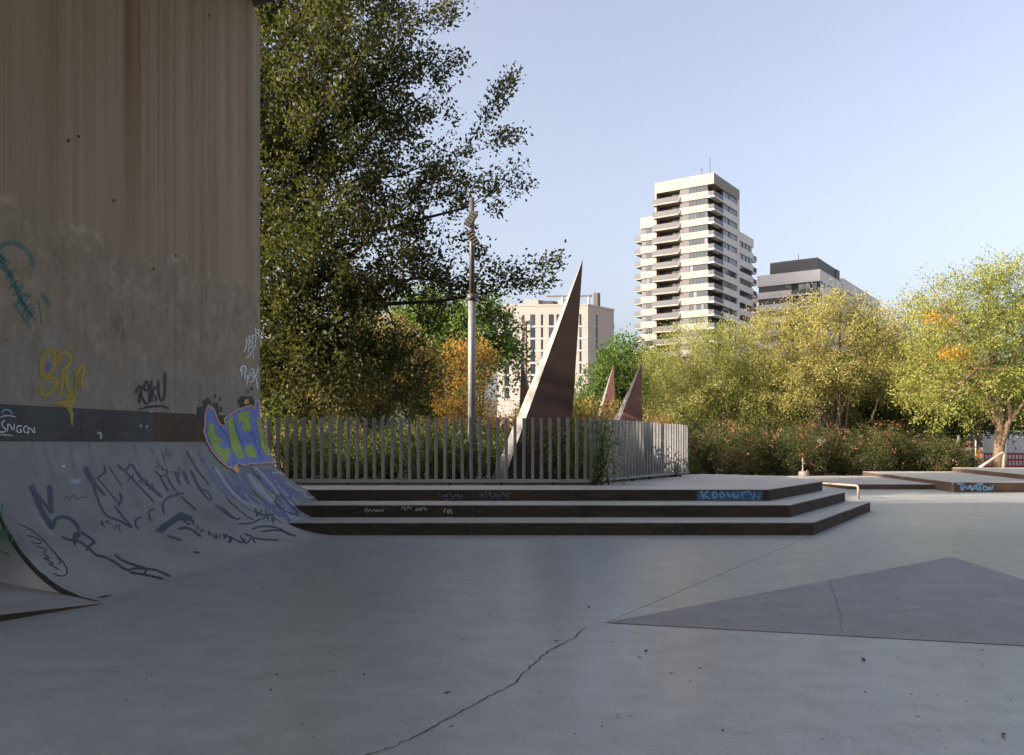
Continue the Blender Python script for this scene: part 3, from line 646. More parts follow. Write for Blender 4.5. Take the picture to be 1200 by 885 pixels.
for q_ in range(40):
    x0_ = random.uniform(250, 640); y0_ = 430+(x0_-250)*.42+random.uniform(-30, 130); l_ = random.uniform(40, 120)
    tagpaint(pipe, RPx, [(random.uniform(5, 13), [(x0_, y0_), (x0_+l_*.45, y0_+l_*.75), (x0_+l_, y0_+l_*1.15)])], z2, s2, 8, random.choice(('purple', 'purple', 'pale', 'navy')), .0035)
for q_ in range(22):
    x0_ = random.uniform(-150, 560); y0_ = 360+max(0, x0_-200)*.35+random.uniform(0, 60); l_ = random.uniform(20, 70)
    tagpaint(pipe, RPx, [(random.uniform(5, 10), [(x0_, y0_), (x0_+l_*.3, y0_+l_)])], z2, s2, 8, 'navyhaze', .003, halo=False)
for (xx, yy, k_) in ((150, 560, 1.0), (215, 610, .8), (245, 625, .9), (120, 612, .7), (300, 600, .7), (185, 545, .8)):
    ln_ = []
    for j in range(5): ln_.append((random.uniform(4, 9), [(xx+j*7*k_+random.uniform(-3, 3), yy+j*2+random.uniform(-7, 7)) for _ in range(4)]))
    tagpaint(pipe, RPx, [(w_/4, l_) for w_, l_ in ln_], (0, 0), 1, 2, 'navy', .0032, halo=False)
# big bubble piece over band and transition
gue = [(190, 150), (205, 180), (215, 165), (240, 230), (255, 258), (282, 262), (272, 222), (300, 205), (340, 180), (410, 155), (428, 175), (436, 130), (455, 130), (457, 215), (470, 280), (490, 350), (520, 420), (535, 455), (480, 455), (440, 462), (410, 458), (380, 470), (345, 458), (335, 480), (345, 512), (318, 485), (290, 475), (250, 440), (215, 400), (185, 345), (165, 290), (172, 262), (172, 210)]
fillpaint(pipe, RPx, gue, z2, s2, 'blue', .016)
for g in ([(195, 240), (215, 250), (225, 300), (250, 330), (270, 330), (262, 350), (240, 345), (265, 385), (300, 375), (300, 420), (285, 465), (250, 425), (215, 380), (188, 310)],
          [(290, 225), (318, 212), (330, 290), (350, 340), (372, 400), (372, 435), (340, 430), (310, 380), (300, 320)],
          [(345, 200), (400, 180), (408, 240), (412, 285), (390, 290), (365, 285), (372, 240), (345, 240)],
          [(380, 365), (415, 362), (440, 400), (440, 428), (400, 425), (385, 400)],
          [(440, 215), (456, 220), (468, 285), (500, 380), (515, 420), (490, 415), (465, 370), (452, 300)]):
    fillpaint(pipe, RPx, g, z2, s2, 'lime', .0185)
tagpaint(pipe, RPx, [gue+[gue[0]]], z2, s2, 7, 'pink', .0205, sm=False)
tagpaint(pipe, RPx, [(5, [(320, 240), (345, 310), (375, 370)]), (5, [(415, 290), (440, 360), (470, 440)]), (5, [(245, 255), (262, 290), (300, 320)])], z2, s2, 5, 'deepblue', .0205)
fillpaint(pipe, RPx, [(320, 480), (333, 462), (352, 495), (345, 512)], z2, s2, 'amber', .0215)
fillpaint(pipe, RPx, [(375, 150), (380, 120), (388, 128), (396, 118), (402, 145)], z2, s2, 'amber', .0215)
for g in ([(135, 165), (165, 160), (170, 210), (160, 250), (135, 230)], [(165, 130), (190, 115), (210, 140), (200, 165), (185, 150), (172, 180)], [(215, 145), (240, 140), (248, 200), (236, 215), (222, 180)], [(345, 130), (365, 108), (420, 110), (438, 150), (410, 150), (360, 165)], [(222, 100), (230, 96), (233, 112), (224, 118)], [(250, 112), (256, 110), (260, 130), (252, 132)], [(250, 165), (262, 160), (266, 190), (256, 192)], [(395, 75), (400, 72), (402, 92), (396, 92)], [(412, 62), (420, 58), (424, 76), (415, 80)]):
    fillpaint(pier, RPx, g, z2, s2, 'black', .0145)
# wall tags
z3_ = (140, 420); s3 = 170/1200
tagpaint(pier, RPx, [(20, [(135, 295), (145, 250), (165, 230), (185, 235), (175, 280), (160, 375)]), (18, [(165, 290), (190, 330), (215, 375), (235, 380)]), (18, [(235, 260), (205, 265), (205, 200), (225, 185), (240, 220), (245, 290), (245, 370)]), (18, [(265, 180), (262, 290), (268, 365)]), (16, [(310, 225), (268, 280), (305, 330), (290, 360)]), (20, [(320, 180), (320, 290), (340, 355), (365, 340), (375, 250), (375, 120)]), (16, [(200, 405), (290, 395), (360, 395), (410, 418)]), (10, [(150, 425), (230, 405), (300, 400)])], z3_, s3, 18, 'black', .005)
z5 = (270, 380); s5 = 50/442
tagpaint(pier, RPx, [(13, [(140, 285), (165, 230), (168, 140)]), (12, [(190, 110), (195, 200), (185, 290)]), (12, [(195, 130), (230, 120), (235, 150), (200, 180), (235, 200), (215, 240), (190, 250)]), (12, [(225, 120), (260, 100), (265, 180), (235, 185)]), (12, [(255, 30), (262, 100), (295, 85)]), (12, [(270, 60), (292, 50), (290, 140)]), (12, [(165, 350), (215, 300), (265, 200)]), (10, [(235, 355), (240, 290)])], z5, s5, 12, 'white', .005)
tagpaint(pier, RPx, [(16, [(100, 490), (110, 440), (150, 430), (165, 470), (150, 500)]), (14, [(145, 480), (150, 570)]), (13, [(120, 460), (115, 540)]), (13, [(165, 635), (180, 560), (200, 480)]), (13, [(205, 470), (240, 460), (240, 500), (200, 530), (245, 540), (235, 590), (190, 600)]), (13, [(290, 440), (265, 530)]), (13, [(245, 500), (275, 600), (280, 670)]), (9, [(170, 520), (172, 610)])], z5, s5, 13, 'white', .005)
z6 = (0, 390); s6 = 130/885
tagpaint(pier, RPx, [(30, [(330, 360), (330, 250), (345, 160), (400, 130), (440, 170), (430, 260), (415, 310), (340, 370)]), (28, [(350, 375), (420, 350), (460, 390), (430, 460), (360, 505), (320, 480), (335, 420)]), (28, [(470, 240), (480, 160), (530, 145), (560, 190), (555, 250), (520, 290), (490, 300)]), (26, [(500, 300), (500, 400), (480, 510)]), (26, [(530, 310), (530, 420), (560, 480), (600, 470), (610, 380), (600, 300)]), (26, [(600, 480), (610, 330), (650, 260), (675, 280), (650, 370), (660, 460)]), (30, [(480, 560), (600, 530), (580, 495), (520, 520)])], z6, s6, 26, 'yellow', .005)
fillpaint(pier, RPx, [(400, 565), (600, 520), (590, 570), (560, 590), (580, 650), (572, 750), (560, 740), (548, 650), (520, 595)], z6, s6, 'yellow', .0165)
fillpaint(pier, RPx, [(360, 300), (375, 230), (410, 240), (415, 310), (380, 330)], z6, s6, 'purple', .004)
tagpaint(pipe, RPx, [(10, [(30, 700), (5, 715), (10, 750), (40, 770), (25, 795), (-10, 790)]), (9, [(50, 790), (55, 710), (100, 790), (105, 725)]), (9, [(165, 745), (130, 740), (120, 785), (150, 800), (165, 775), (145, 772)]), (9, [(195, 740), (175, 765), (190, 800), (220, 790), (215, 755), (195, 742)]), (9, [(215, 810), (225, 745), (270, 815), (262, 750)]), (6, [(-30, 690), (0, 668), (60, 660), (120, 672)]), (6, [(-20, 815), (60, 815), (100, 822)]), (7, [(-15, 800), (-20, 720)])], z6, s6, 9, 'white', .0165)
tagpaint(pipe, RPx, [(14, [(0, 640), (30, 610), (70, 620), (90, 650)]), (9, [(10, 630), (25, 650)])], z6, s6, 12, 'cyan', .0165)
tagpaint(pipe, RPx, [(18, [(765, 800), (800, 800), (795, 850)])], z6, s6, 16, 'pale', .0165)
z7 = (0, 270); s7 = 80/545
teal = []
for q_ in range(34):
    t_ = q_/33; xc = -20+t_*270; yc = 180+t_*520+random.uniform(-40, 40); l_ = random.uniform(60, 130)
    teal.append((random.uniform(10, 26), [(xc-l_*.45, yc-l_*.8), (xc+random.uniform(-20, 20), yc), (xc+l_*.35, yc+l_*.5)] if q_ % 2 else [(xc-l_*.3, yc+l_*.5), (xc+random.uniform(-10, 30), yc-20), (xc+l_*.5, yc-l_*.4)]))
tagpaint(pier, RPx, teal, z7, s7, 20, 'teal', .004)
tagpaint(pier, RPx, [(40, [(0, 120), (60, 100), (130, 105), (200, 150), (250, 220), (260, 290)]), (34, [(330, 500), (370, 560), (400, 600)]), (22, [(100, 560), (180, 700), (240, 770)]), (14, [(300, 540), (320, 660), (330, 760)])], z7, s7, 30, 'teal', .0045)
# pale spots
for px, py in ((176, 482), (164, 499), (171, 500), (202, 482.5)): fillpaint(pipe, RPx, [(-1.5, -1.5), (1.4, -1.6), (1.6, 1.4), (-1.2, 1.7)], (px, py), 1, 'pale', .0165)
# end wall tag (green) on the near end of the pipe
e_a, e_b = wp(tsta(LP), LP, 0), wp(tsta(0), 0, 0); en = Vector((-(e_b-e_a).y, (e_b-e_a).x, 0)).normalized()
if en.y > 0: en = -en
def ray_end(px, py, off):
    d = Vector(((px-HX)/F, 1, -(py-HY)/F)); c = Vector((0, 0, EYE)); return c+d*((e_a-c).dot(en)/d.dot(en))+en*off
tagpaint(pipe, ray_end, [(14, [(20, 350), (5, 400), (20, 440)]), (12, [(15, 480), (5, 540), (30, 560), (35, 500)]), (12, [(40, 470), (45, 560), (70, 590), (80, 540)]), (12, [(35, 520), (80, 530)]), (10, [(0, 630), (40, 640), (65, 660)])], z1, s1, 12, 'green', .006)
# riser tags
def ray_y(y0):
    def fn(px, py, off):
        d = Vector(((px-HX)/F, 1, -(py-HY)/F)); return Vector((0, 0, EYE))+d*(y0-off)
    return fn
z8 = (800, 560); s8 = .1
r3 = ray_y(15.55-.0135)
fillpaint(steps, r3, [(175, 158), (940, 158), (930, 262), (180, 262), (165, 210)], z8, s8, 'deepblue', .001)
tagpaint(steps, r3, [(22, [(215, 150), (250, 250)]), (20, [(300, 150), (245, 205), (320, 245)]), (20, [(375, 160), (345, 200), (375, 250), (410, 205), (375, 160)]), (20, [(460, 165), (430, 205), (465, 245), (495, 205), (460, 165)]), (18, [(520, 170), (555, 240), (580, 175)]), (18, [(600, 170), (600, 225), (640, 240), (655, 170)]), (18, [(740, 165), (690, 185), (710, 245)]), (18, [(740, 165), (790, 160), (800, 200)]), (14, [(820, 260), (850, 165)]), (14, [(830, 210), (880, 220), (905, 240)])], z8, s8, 18, 'cyan', .003)
z9 = (900, 450); s9 = .25
rM = ray_y(26.1-.0125)
tagpaint(pM, rM, [(7, [(885, 468), (920, 470)]), (7, [(903, 470), (908, 500)]), (7, [(912, 502), (920, 472), (938, 496), (948, 470), (955, 502)]), (7, [(955, 502), (975, 468), (985, 502)]), (6, [(965, 490), (990, 488)]), (7, [(975, 470), (1010, 470)]), (7, [(992, 470), (996, 502)]), (7, [(1015, 478), (1005, 490), (1018, 500), (1032, 490), (1018, 478)]), (7, [(1036, 502), (1038, 478), (1050, 498), (1055, 476)])], z9, s9, 7, 'cyan', .003)
z10 = (400, 565); s10 = .2
r2 = ray_y(14.47-.0135)
def scrib(x0, x1, y, h, n):
    out = []; x = x0; w_ = (x1-x0)/n
    for i in range(n):
        r_ = lambda k=.5: random.uniform(-k, k)*h
        out.append([(x+r_(.15), y+r_()), (x+w_*random.uniform(.2, .5), y+r_(.9)), (x+w_*random.uniform(.3, .8), y+r_()), (x+w_*random.uniform(.1, .6), y+r_(.7)), (x+w_*.9, y+r_())]); x += w_
    return out
tagpaint(steps, r2, scrib(135, 250, 165, 18, 6)+scrib(350, 415, 153, 22, 4)+scrib(430, 505, 158, 24, 3)+scrib(595, 655, 168, 40, 3), z10, s10, 5, 'pale', .002)
tagpaint(steps, r3, scrib(565, 715, 77, 30, 7)+[[(600, 104), (660, 96)]]+scrib(808, 990, 75, 34, 7), z10, s10, 4, 'purple', .002)

# ------------------------------------------------------------------ buildings
EA = Vector((-.867, .497, 0)); EB = Vector((.629, .777, 0))
class Bld:
    def __init__(s, name, label, c, ea=EA, eb=EB):
        s.c = Vector(c); s.ea, s.eb = ea, eb; s.o = thing(name, label, 'building', c)
    def pt(s, a, b, z): return Vector((s.c.x, s.c.y, 0))+s.ea*a+s.eb*b+Vector((0, 0, z))
    def box(s, name, a0, a1, b0, b1, z0, z1, mat, parent=None):
        m = MB().box(s.pt(a0, b0, z0), s.ea*(a1-a0), s.eb*(b1-b0), (0, 0, z1-z0)); return m.build(name, mat, parent or s.o)
    def floors(s, o, n, dz, kids=True):
        for k in range(1, n):
            c = copy_part(o, s.o, (0, 0, -dz*k))
            for ch in list(o.children):
                g = ch.copy(); C.objects.link(g); g.parent = c
    def window(s, face, x0, x1, z0, z1, inset, npane, mat='glass', fr=.07):
        """a window (frame > panes) on face 'a' (left) or 'b' (right)"""
        W = (lambda nm, p0, p1, d0, d1, q0, q1, mt, pr=None: s.box(nm, p0, p1, d0, d1, q0, q1, mt, pr)) if face == 'a' else (lambda nm, p0, p1, d0, d1, q0, q1, mt, pr=None: s.box(nm, d0, d1, p0, p1, q0, q1, mt, pr))
        w = W('window', x0, x1, inset+.05, inset+.2, z0, z1, M['core'])
        st = (x1-x0)/npane
        for i in range(npane): W('pane', x0+st*i+fr, x0+st*(i+1)-fr, inset, inset+.1, z0+fr, z1-fr, M[mat], w)
        return w
cx = 236.5/F*169
tw = Bld('apartment_tower', 'tall pale apartment tower with dark window bands and balconies', (cx, 169, 0))
H, DZ, NF, zt = 64.4, 3.02, 13, 61.9     # zt: top of the highest window band
def core(b, poly, z0, z1, mat, name='core'):
    pp_ = [b.pt(p[0], p[1], 0) for p in poly]; return MB().prism([(p.x, p.y) for p in pp_], z0, z1).build(name, mat, b.o)
core(tw, [(1.6, .45), (8, .45), (8, 1.9), (13.6, 1.9), (13.6, 15), (.45, 15), (.45, 5.2), (1.9, 5.2), (1.9, 1.9), (1.6, 1.9)], 0, H-1.2, M['core'])
core(tw, [(0, 0), (14.05, 0), (14.05, 15.1), (0, 15.1)], zt, H, M['facade'], 'parapet')
core(tw, [(2.5, 3), (12, 3), (12, 13), (2.5, 13)], H, H+.9, M['greyp'], 'roof_plant')
# left face per floor
fl = []
fl.append(tw.box('spandrel', 1.25, 8, 0, .5, zt-DZ, zt-1.42, M['facade']))
fl.append(tw.window('a', 1.45, 5.7, zt-1.40, zt-.02, .22, 5))
fl.append(tw.box('grey_panel', 5.75, 8, .2, .42, zt-1.41, zt-.01, M['greyp']))
bs = tw.box('balcony', 8.05, 14.3, -.55, 1.9, zt-DZ, zt-DZ+.32, M['facade'])
tw.box('railing', 8.15, 14.35, -.6, -.5, zt-DZ+.34, zt-DZ+1.45, M['rail'], bs); tw.box('railing_end', 14.2, 14.3, -.48, 1.0, zt-DZ+.34, zt-DZ+1.45, M['rail'], bs); fl.append(bs)
fl.append(tw.window('a', 8.4, 10.6, zt-2.5, zt-.3, 1.7, 2, 'glass2'))
fl.append(tw.box('side_pier', 13.65, 14.05, .1, 15, zt-DZ, zt, M['facade']))
cb = tw.box('corner_balcony', -.1, 1.22, -.1, 5.15, zt-DZ, zt-DZ+.35, M['facade2'])
tw.box('railing', -.08, 1.2, -.1, .0, zt-DZ+.36, zt-DZ+1.4, M['rail'], cb); tw.box('railing', -.1, .0, .02, 5.1, zt-DZ+.36, zt-DZ+1.4, M['rail'], cb); fl.append(cb)
# right face per floor
fl.append(tw.box('spandrel', 0, .5, 5.2, 15.1, zt-DZ, zt-1.45, M['facade2']))
fl.append(tw.box('end_wall', 0, .5, 13.9, 15.1, zt-1.44, zt-.01, M['facade2']))
fl.append(tw.window('b', 5.6, 8.6, zt-1.42, zt-.02, .22, 2)); fl.append(tw.box('grey_panel', .18, .4, 8.65, 9.4, zt-1.43, zt-.01, M['greyp'])); fl.append(tw.window('b', 9.5, 13.8, zt-1.42, zt-.02, .22, 3))
for o in fl: tw.floors(o, NF, DZ)
# right wing
HW = 54.7; zw = HW-2.2
core(tw, [(.9, 15.15), (.9, 25.3), (12, 25.3), (12, 15.15)], 0, HW-.8, M['core'], 'wing_core')
core(tw, [(.45, 15.15), (.45, 25.5), (12.4, 25.5), (12.4, 15.15)], zw, HW, M['facade2'], 'wing_parapet')
fl = [tw.box('spandrel', .46, .95, 15.16, 25.4, zw-DZ, zw-1.45, M['facade2']), tw.box('end_wall', .46, .95, 15.16, 16.3, zw-1.44, zw-.01, M['facade2'])]
for x in (16.5, 18.7, 20.9, 23.1): fl.append(tw.window('b', x, x+1.7, zw-1.42, zw-.02, .62, 1))
bs = tw.box('balcony', .7, 6, 25.5, 28.2, zw-DZ-.2, zw-DZ+.2, M['facade2']); tw.box('railing', .65, .75, 25.6, 28.2, zw-DZ+.22, zw-DZ+1.3, M['rail'], bs); tw.box('railing', .8, 6, 28.1, 28.2, zw-DZ+.22, zw-DZ+1.3, M['rail'], bs); fl.append(bs)
for o in fl: tw.floors(o, 10, DZ)
# left wing
HL = 57.0; zl_ = HL-2.6
core(tw, [(14.1, 1.6), (18.0, 1.6), (18.0, 12), (14.1, 12)], 0, HL-.8, M['core'], 'wing_core')
core(tw, [(14.1, 1.1), (18.2, 1.1), (18.2, 12.2), (14.1, 12.2)], zl_, HL, M['facade'], 'wing_parapet')
fl = [tw.box('spandrel', 14.1, 18.1, 1.12, 1.65, zl_-DZ, zl_-1.4, M['facade']), tw.window('a', 14.2, 16.8, zl_-1.38, zl_-.02, 1.3, 3), tw.box('grey_panel', 16.85, 18.0, 1.35, 1.58, zl_-1.39, zl_-.02, M['greyp'])]
bs = tw.box('balcony', 18.1, 19.7, 1.3, 6, zl_-DZ-.1, zl_-DZ+.2, M['facade']); tw.box('railing', 18.12, 19.75, 1.22, 1.3, zl_-DZ+.22, zl_-DZ+1.3, M['rail'], bs); tw.box('railing', 19.65, 19.75, 1.32, 6, zl_-DZ+.22, zl_-DZ+1.3, M['rail'], bs); fl.append(bs)
for o in fl: tw.floors(o, 11, DZ)
MB().tube([tw.pt(1.5, 1.5, H), tw.pt(1.5, 1.5, H+4.2)], .09, 5).build('antenna', M['greyp'], tw.o); MB().tube([tw.pt(3.6, 2, H), tw.pt(3.6, 2, H+2.6)], .08, 5).build('antenna', M['greyp'], tw.o)
MB().tube([tw.pt(3.2, 2, H+1.9), tw.pt(4.1, 2, H+1.9)], .06, 5).build('antenna', M['greyp'], tw.o)

# second block
cx2 = 361/F*172
b2 = Bld('apartment_block', 'mid rise white apartment block with dark rooftop storey beside the tower', (cx2, 172, 0))
H2 = 42.9; z2t = H2-2.7
core(b2, [(.45, .45), (6.0, .45), (6.0, .45), (13.9, .45), (13.9, 17), (.45, 17)], 0, H2-.8, M['core'])
core(b2, [(0, 0), (14.2, 0), (14.2, 17.6), (0, 17.6)], z2t, H2, M['facade2'], 'parapet')
core(b2, [(.8, .9), (11.5, .9), (11.5, 17.3), (.8, 17.3)], H2, H2+3.0, M['darkp'], 'roof_storey')
core(b2, [(.5, 15.2), (3, 15.2), (3, 18), (.5, 18)], H2-12, H2+2.9, M['greyp'], 'stair_tower')
fl = [b2.box('spandrel', 6.3, 14.2, 0, .5, z2t-DZ, z2t-1.45, M['facade2']), b2.box('grey_panel', 6.35, 13.9, .2, .42, z2t-1.43, z2t-.01, M['greyp'])]
bs = b2.box('balcony', 0, 6.2, -.3, .6, z2t-DZ, z2t-DZ+.32, M['facade2']); b2.box('railing', 0, 6.2, -.34, -.26, z2t-DZ+.34, z2t-DZ+1.4, M['rail'], bs); fl.append(bs)
fl.append(b2.window('a', 2.2, 4.9, z2t-2.3, z2t-.2, .3, 2, 'glass2')); fl.append(b2.window('a', .7, 1.9, z2t-2.3, z2t-.2, .3, 1))
fl.append(b2.box('spandrel', 0, .5, .62, 15.1, z2t-DZ, z2t-1.45, M['facade2']))
fl.append(b2.box('mullion_wall', .02, .5, 4.2, 6.0, z2t-1.44, z2t-.01, M['facade2']))
for x, w_ in ((.8, 3.2), (6.1, 2.2), (8.8, 2.4), (11.8, 2.4)): fl.append(b2.window('b', x, x+w_, z2t-1.42, z2t-.02, .2, 2))
bs = b2.box('balcony', 14.2, 17.6, .5, 4, z2t-DZ-.1, z2t-DZ+.25, M['facade2']); b2.box('railing', 14.25, 17.6, .45, .5, z2t-DZ+.27, z2t-DZ+1.4, M['rail'], bs); fl.append(bs)
for o in fl: b2.floors(o, 6, DZ)
HWb = 44.2; zb2 = HWb-2.9
core(b2, [(.5, 19.5), (.5, 57.5), (10, 57.5), (10, 19.5)], 0, HWb-.6, M['core'], 'wing_core')
core(b2, [(0, 19.3), (0, 58.2), (10.4, 58.2), (10.4, 19.3)], zb2, HWb, M['facade2'], 'wing_parapet')
core(b2, [(0, 19.3), (.55, 19.3), (.55, 23), (0, 23)], 10, zb2, M['facade2'], 'wing_pier')
fl = [b2.box('spandrel', .01, .55, 23.05, 58, zb2-DZ, zb2-1.45, M['facade2'])]
for x, w_ in ((23.3, 9), (34, 4), (40, 4), (46, 3.4), (51, 3)): fl.append(b2.window('b', x, x+w_, zb2-1.42, zb2-.02, .25, 2))
for x in (32.4, 38.1, 44.1, 49.5, 54.2): fl.append(b2.box('mullion_wall', .02, .5, x, x+1.5, zb2-1.44, zb2-.01, M['facade2']))
for o in fl: b2.floors(o, 5, DZ)
MB().tube([b2.pt(6, 4, H2+3), b2.pt(6, 4, H2+5)], .08, 5).build('antenna', M['greyp'], b2.o)

b2.o.location = (361/F*188, 188, 0); b2.o.scale = (188/172,)*3
# white building on the left
cx3 = 89/F*160
b3 = Bld('apartment_building', 'pale cream apartment building with rooftop pergola behind the tall shard', (cx3, 160, 0), Vector((-1, .04, 0)).normalized(), Vector((.731, .682, 0)))
H3 = 32.6
def a_of(px): k = (px-HX)/F; e_ = b3.ea; return (k*160-cx3)/(e_.x-k*e_.y)
core(b3, [(0, 0), (a_of(588), 0), (a_of(588), 12), (0, 8.8)], 0, H3-.4, M['facade3'], 'wall')
core(b3, [(-.08, -.08), (a_of(590.5), -.08), (a_of(590.5), .7), (.55, .7), (.55, 8.9), (-.08, 8.9)], H3-.39, H3, M['facade3'], 'parapet')
core(b3, [(a_of(588)+.02, .4), (a_of(581), .4), (a_of(581), 9), (a_of(588)+.02, 9)], 0, H3-3.5, M['facade3'], 'side_wing')
core(b3, [(a_of(631), -.06), (a_of(614), -.06), (a_of(614), 5), (a_of(631), 5)], H3+.0, H3+1.0, M['facade3'], 'roof_block')
core(b3, [(a_of(647), .3), (a_of(632), .3), (a_of(632), 3), (a_of(647), 3)], H3, H3+.75, M['greyp'], 'roof_block')
core(b3, [(a_of(658), 1), (a_of(650), 1), (a_of(650), 3), (a_of(658), 3)], H3, H3+1.2, M['facade2'], 'roof_block')
for px in (659, 690): b3.box('pergola_post', a_of(px), a_of(px)+.35, .1, .5, H3, H3+1.6, M['facade2'])
MB().box(b3.pt(a_of(692), .1, H3+1.62), b3.ea*(a_of(640)-a_of(692)), b3.eb*.5, (0, 0, .3)).build('pergola_beam', M['stone'], b3.o)
b3.box('chimney', -.0, -.0+.9, 3.0, 3.9, H3-.2, H3+2.9, M['stone']).location += b3.eb*.2
DZ3 = 2.63
for p0_, p1_, mt in ((591, 596.6, 'glass'), (621.4, 627.2, 'glass'), (633.8, 636.4, 'glass'), (643, 649, 'glass'), (652, 657.5, 'glass'), (662, 666, 'glass'), (671, 674, 'glass'), (679, 681.4, 'glass')):
    o = b3.window('a', a_of(p1_), a_of(p0_), H3-4.6, H3-2.2, -.06, 1, 'glass', .1); b3.floors(o, 7, DZ3)
o = b3.box('shutter', a_of(614.4), a_of(612), -.07, .1, H3-4.9, H3-2.3, M['brown']); b3.floors(o, 7, DZ3)
o = b3.box('string_course', 0, a_of(588), -.09, .05, H3-5.0, H3-4.85, M['facade2']); b3.floors(o, 7, DZ3)
o = b3.window('b', 2.6, 3.3, H3-4.4, H3-2.0, -.05, 1, 'glass', .08); b3.floors(o, 7, DZ3)
bs = b3.box('balcony', .5, 3, 8.8, 9.7, H3-4.6, H3-4.35, M['facade2']); b3.box('railing', .45, .5, 8.8, 9.7, H3-4.34, H3-3.3, M['rail'], bs); b3.floors(bs, 6, DZ3)
# thin street lamp in front of it
sl = thing('street_lamp', 'thin brown street lamp in front of the pale apartment building', 'lamp', (P(616.5, 524, 110).x, 110, -.12)); q_ = P(616.5, 381, 110)
MB().tube([(q_.x, 110, -.12), (q_.x, 110, q_.z)], [.25, .15], 8).build('pole', M['brown'], sl); MB().box(q_+Vector((-.25, -.3, -.05)), (.9, 0, .25), (0, .6, 0), (0, 0, .5)).build('lamp_head', M['greyp'], sl)

# ------------------------------------------------------------------ site wall, barriers, sign at the right edge
def W(px, py, y): return P(px, py, y)
sw = thing('sheet_fence', 'white corrugated sheet metal site fence behind the brown trunk', 'fence', (36, 55, -.12))
for i in range(4):
    x0 = P(1152, 0, 55).x+i*2.2
    pnl = MB().abox(x0, x0+2.18, 55, 55.04, .2, 2.85).build('panel', M['white'], sw)
    for k in range(13): MB().abox(x0+.01, x0+2.17, 54.965, 55.0, .25+k*.2, .25+k*.2+.11).build('rib', M['white'], pnl)
for i in range(5):
    x0 = P(1153, 0, 53).x+i*1.42; b = thing('barrier', 'red plastic lattice barrier in front of the white sheet fence', 'barrier', (x0+.7, 53, -.12), 'red plastic barriers')
    for zz_ in (.15, .62, 1.05): MB().abox(x0, x0+1.38, 52.97, 53.03, zz_, zz_+.13).build('bar', M['red'], b)
    for k in range(6):
        xa = x0+.03+k*.255; MB().abox(xa, xa+.06, 52.98, 53.02, .1, 1.1).build('upright', M['red'], b)
    for k in (0, 1): MB().abox(x0+.15+k*.95, x0+.3+k*.95, 52.8, 53.2, -.12, .12).build('foot', M['orange'], b)
sg = thing('warning_sign', 'small orange warning board on a pale post beside the dark trunk', 'sign', (P(1143.5, 0, 46).x, 46, -.12)); sx = P(1143.5, 0, 46).x
MB().tube([(sx, 46, -.12), (sx, 46, 2.0)], .04, 8).build('post', M['white'], sg); MB().box((sx+.02, 45.93, .95), (.23, 0, 0), (0, .03, 0), (0, 0, .5)).build('board', M['orange'], sg)
MB().box((sx-.05, 45.96, .45), (.55, 0, 0), (0, .04, 0), (0, 0, .35)).build('plate', M['stone'], sg)
for px, w_ in ((1177, .13), (1181.5, .10)):
    x0 = P(px, 0, 44).x; tag(MB().tube([(x0, 44.3, -.12), (x0, 44.3, 2.9+w_*4)], w_, 10).build('post', M['white'], None, True), 'pale upright post standing right behind the brown trunk', 'post', 'paired pale posts behind the trunk')
a, b = P(1119.5, 531, 45), P(1124, 510, 45); a = a+(a-b)*1.2
tag(MB().tube([a, b], .07, 8).build('post', M['stone'], None, True), 'leaning pale post at the end of the hedge', 'post')
st_ = thing('construction_shed', 'low grey site shed seen under the trees', 'shed', (30, 58, -.12))
MB().abox(25, 33.5, 58, 61, -.12, 2.3).build('wall', M['facade2'], st_); MB().abox(24.8, 33.7, 57.8, 61.2, 2.3, 2.5).build('roof', M['darkp'], st_); MB().abox(26.5, 28, 57.97, 58.02, .9, 1.9).build('window', M['glass'], st_)

# ------------------------------------------------------------------ vegetation
def leaves(centers, dirs, size, asp, jitter=.35, flat=.3):
    """one four-cornered leaf per centre; dirs: preferred leaf axis"""
    n = len(centers); ax = dirs+rng.normal(0, jitter+.35, (n, 3)); ax /= np.linalg.norm(ax, axis=1)[:, None]+1e-9
    nr = rng.normal(0, 1, (n, 3)); nr[:, 2] += flat*2; sd_ = np.cross(ax, nr); sd_ /= np.linalg.norm(sd_, axis=1)[:, None]+1e-9
    up_ = np.cross(sd_, ax); s = size*rng.uniform(.6, 1.3, (n, 1)); w_ = s*asp*.5
    base = centers; tip = centers+ax*s-up_*s*.12; mid = centers+ax*s*.45+up_*s*.08
    V = np.stack([base, mid+sd_*w_, tip, mid-sd_*w_], 1).reshape(-1, 3); Fq = np.arange(4*n).reshape(n, 4); return V, Fq
def tubes(segs, n=4):
    """segs: list of (points array, radii) -> one mesh"""
    V = []; Fs = []; off = 0
    for pts, rad in segs:
        pts = np.asarray(pts, float); m = len(pts); d = np.gradient(pts, axis=0); d /= np.linalg.norm(d, axis=1)[:, None]+1e-9
        ref = np.array([0, 0, 1.0]) if abs(d[0, 2]) < .8 else np.array([1.0, 0, 0])
        a = np.cross(d, ref); a /= np.linalg.norm(a, axis=1)[:, None]+1e-9; b = np.cross(d, a)
        for k in range(n):
            t = 2*math.pi*k/n; V.append(pts+(a*math.cos(t)+b*math.sin(t))*np.asarray(rad)[:, None])
        idx = off+np.arange(n*m).reshape(n, m)
        for k in range(n):
            q = (k+1) % n; Fs.append(np.stack([idx[k, :-1], idx[k, 1:], idx[q, 1:], idx[q, :-1]], 1))
        off += n*m
    return np.concatenate(V), np.concatenate(Fs)
def curve(a, b, bend, n=6, wb=.035):
    a, b = np.array(a, float), np.array(b, float); t = np.linspace(0, 1, n)[:, None]; L_ = np.linalg.norm(b-a)
    wob = rng.normal(0, wb*L_, (n, 3))*np.sin(t*math.pi); return a+(b-a)*t+np.array(bend)*np.sin(t*math.pi)*L_+wob
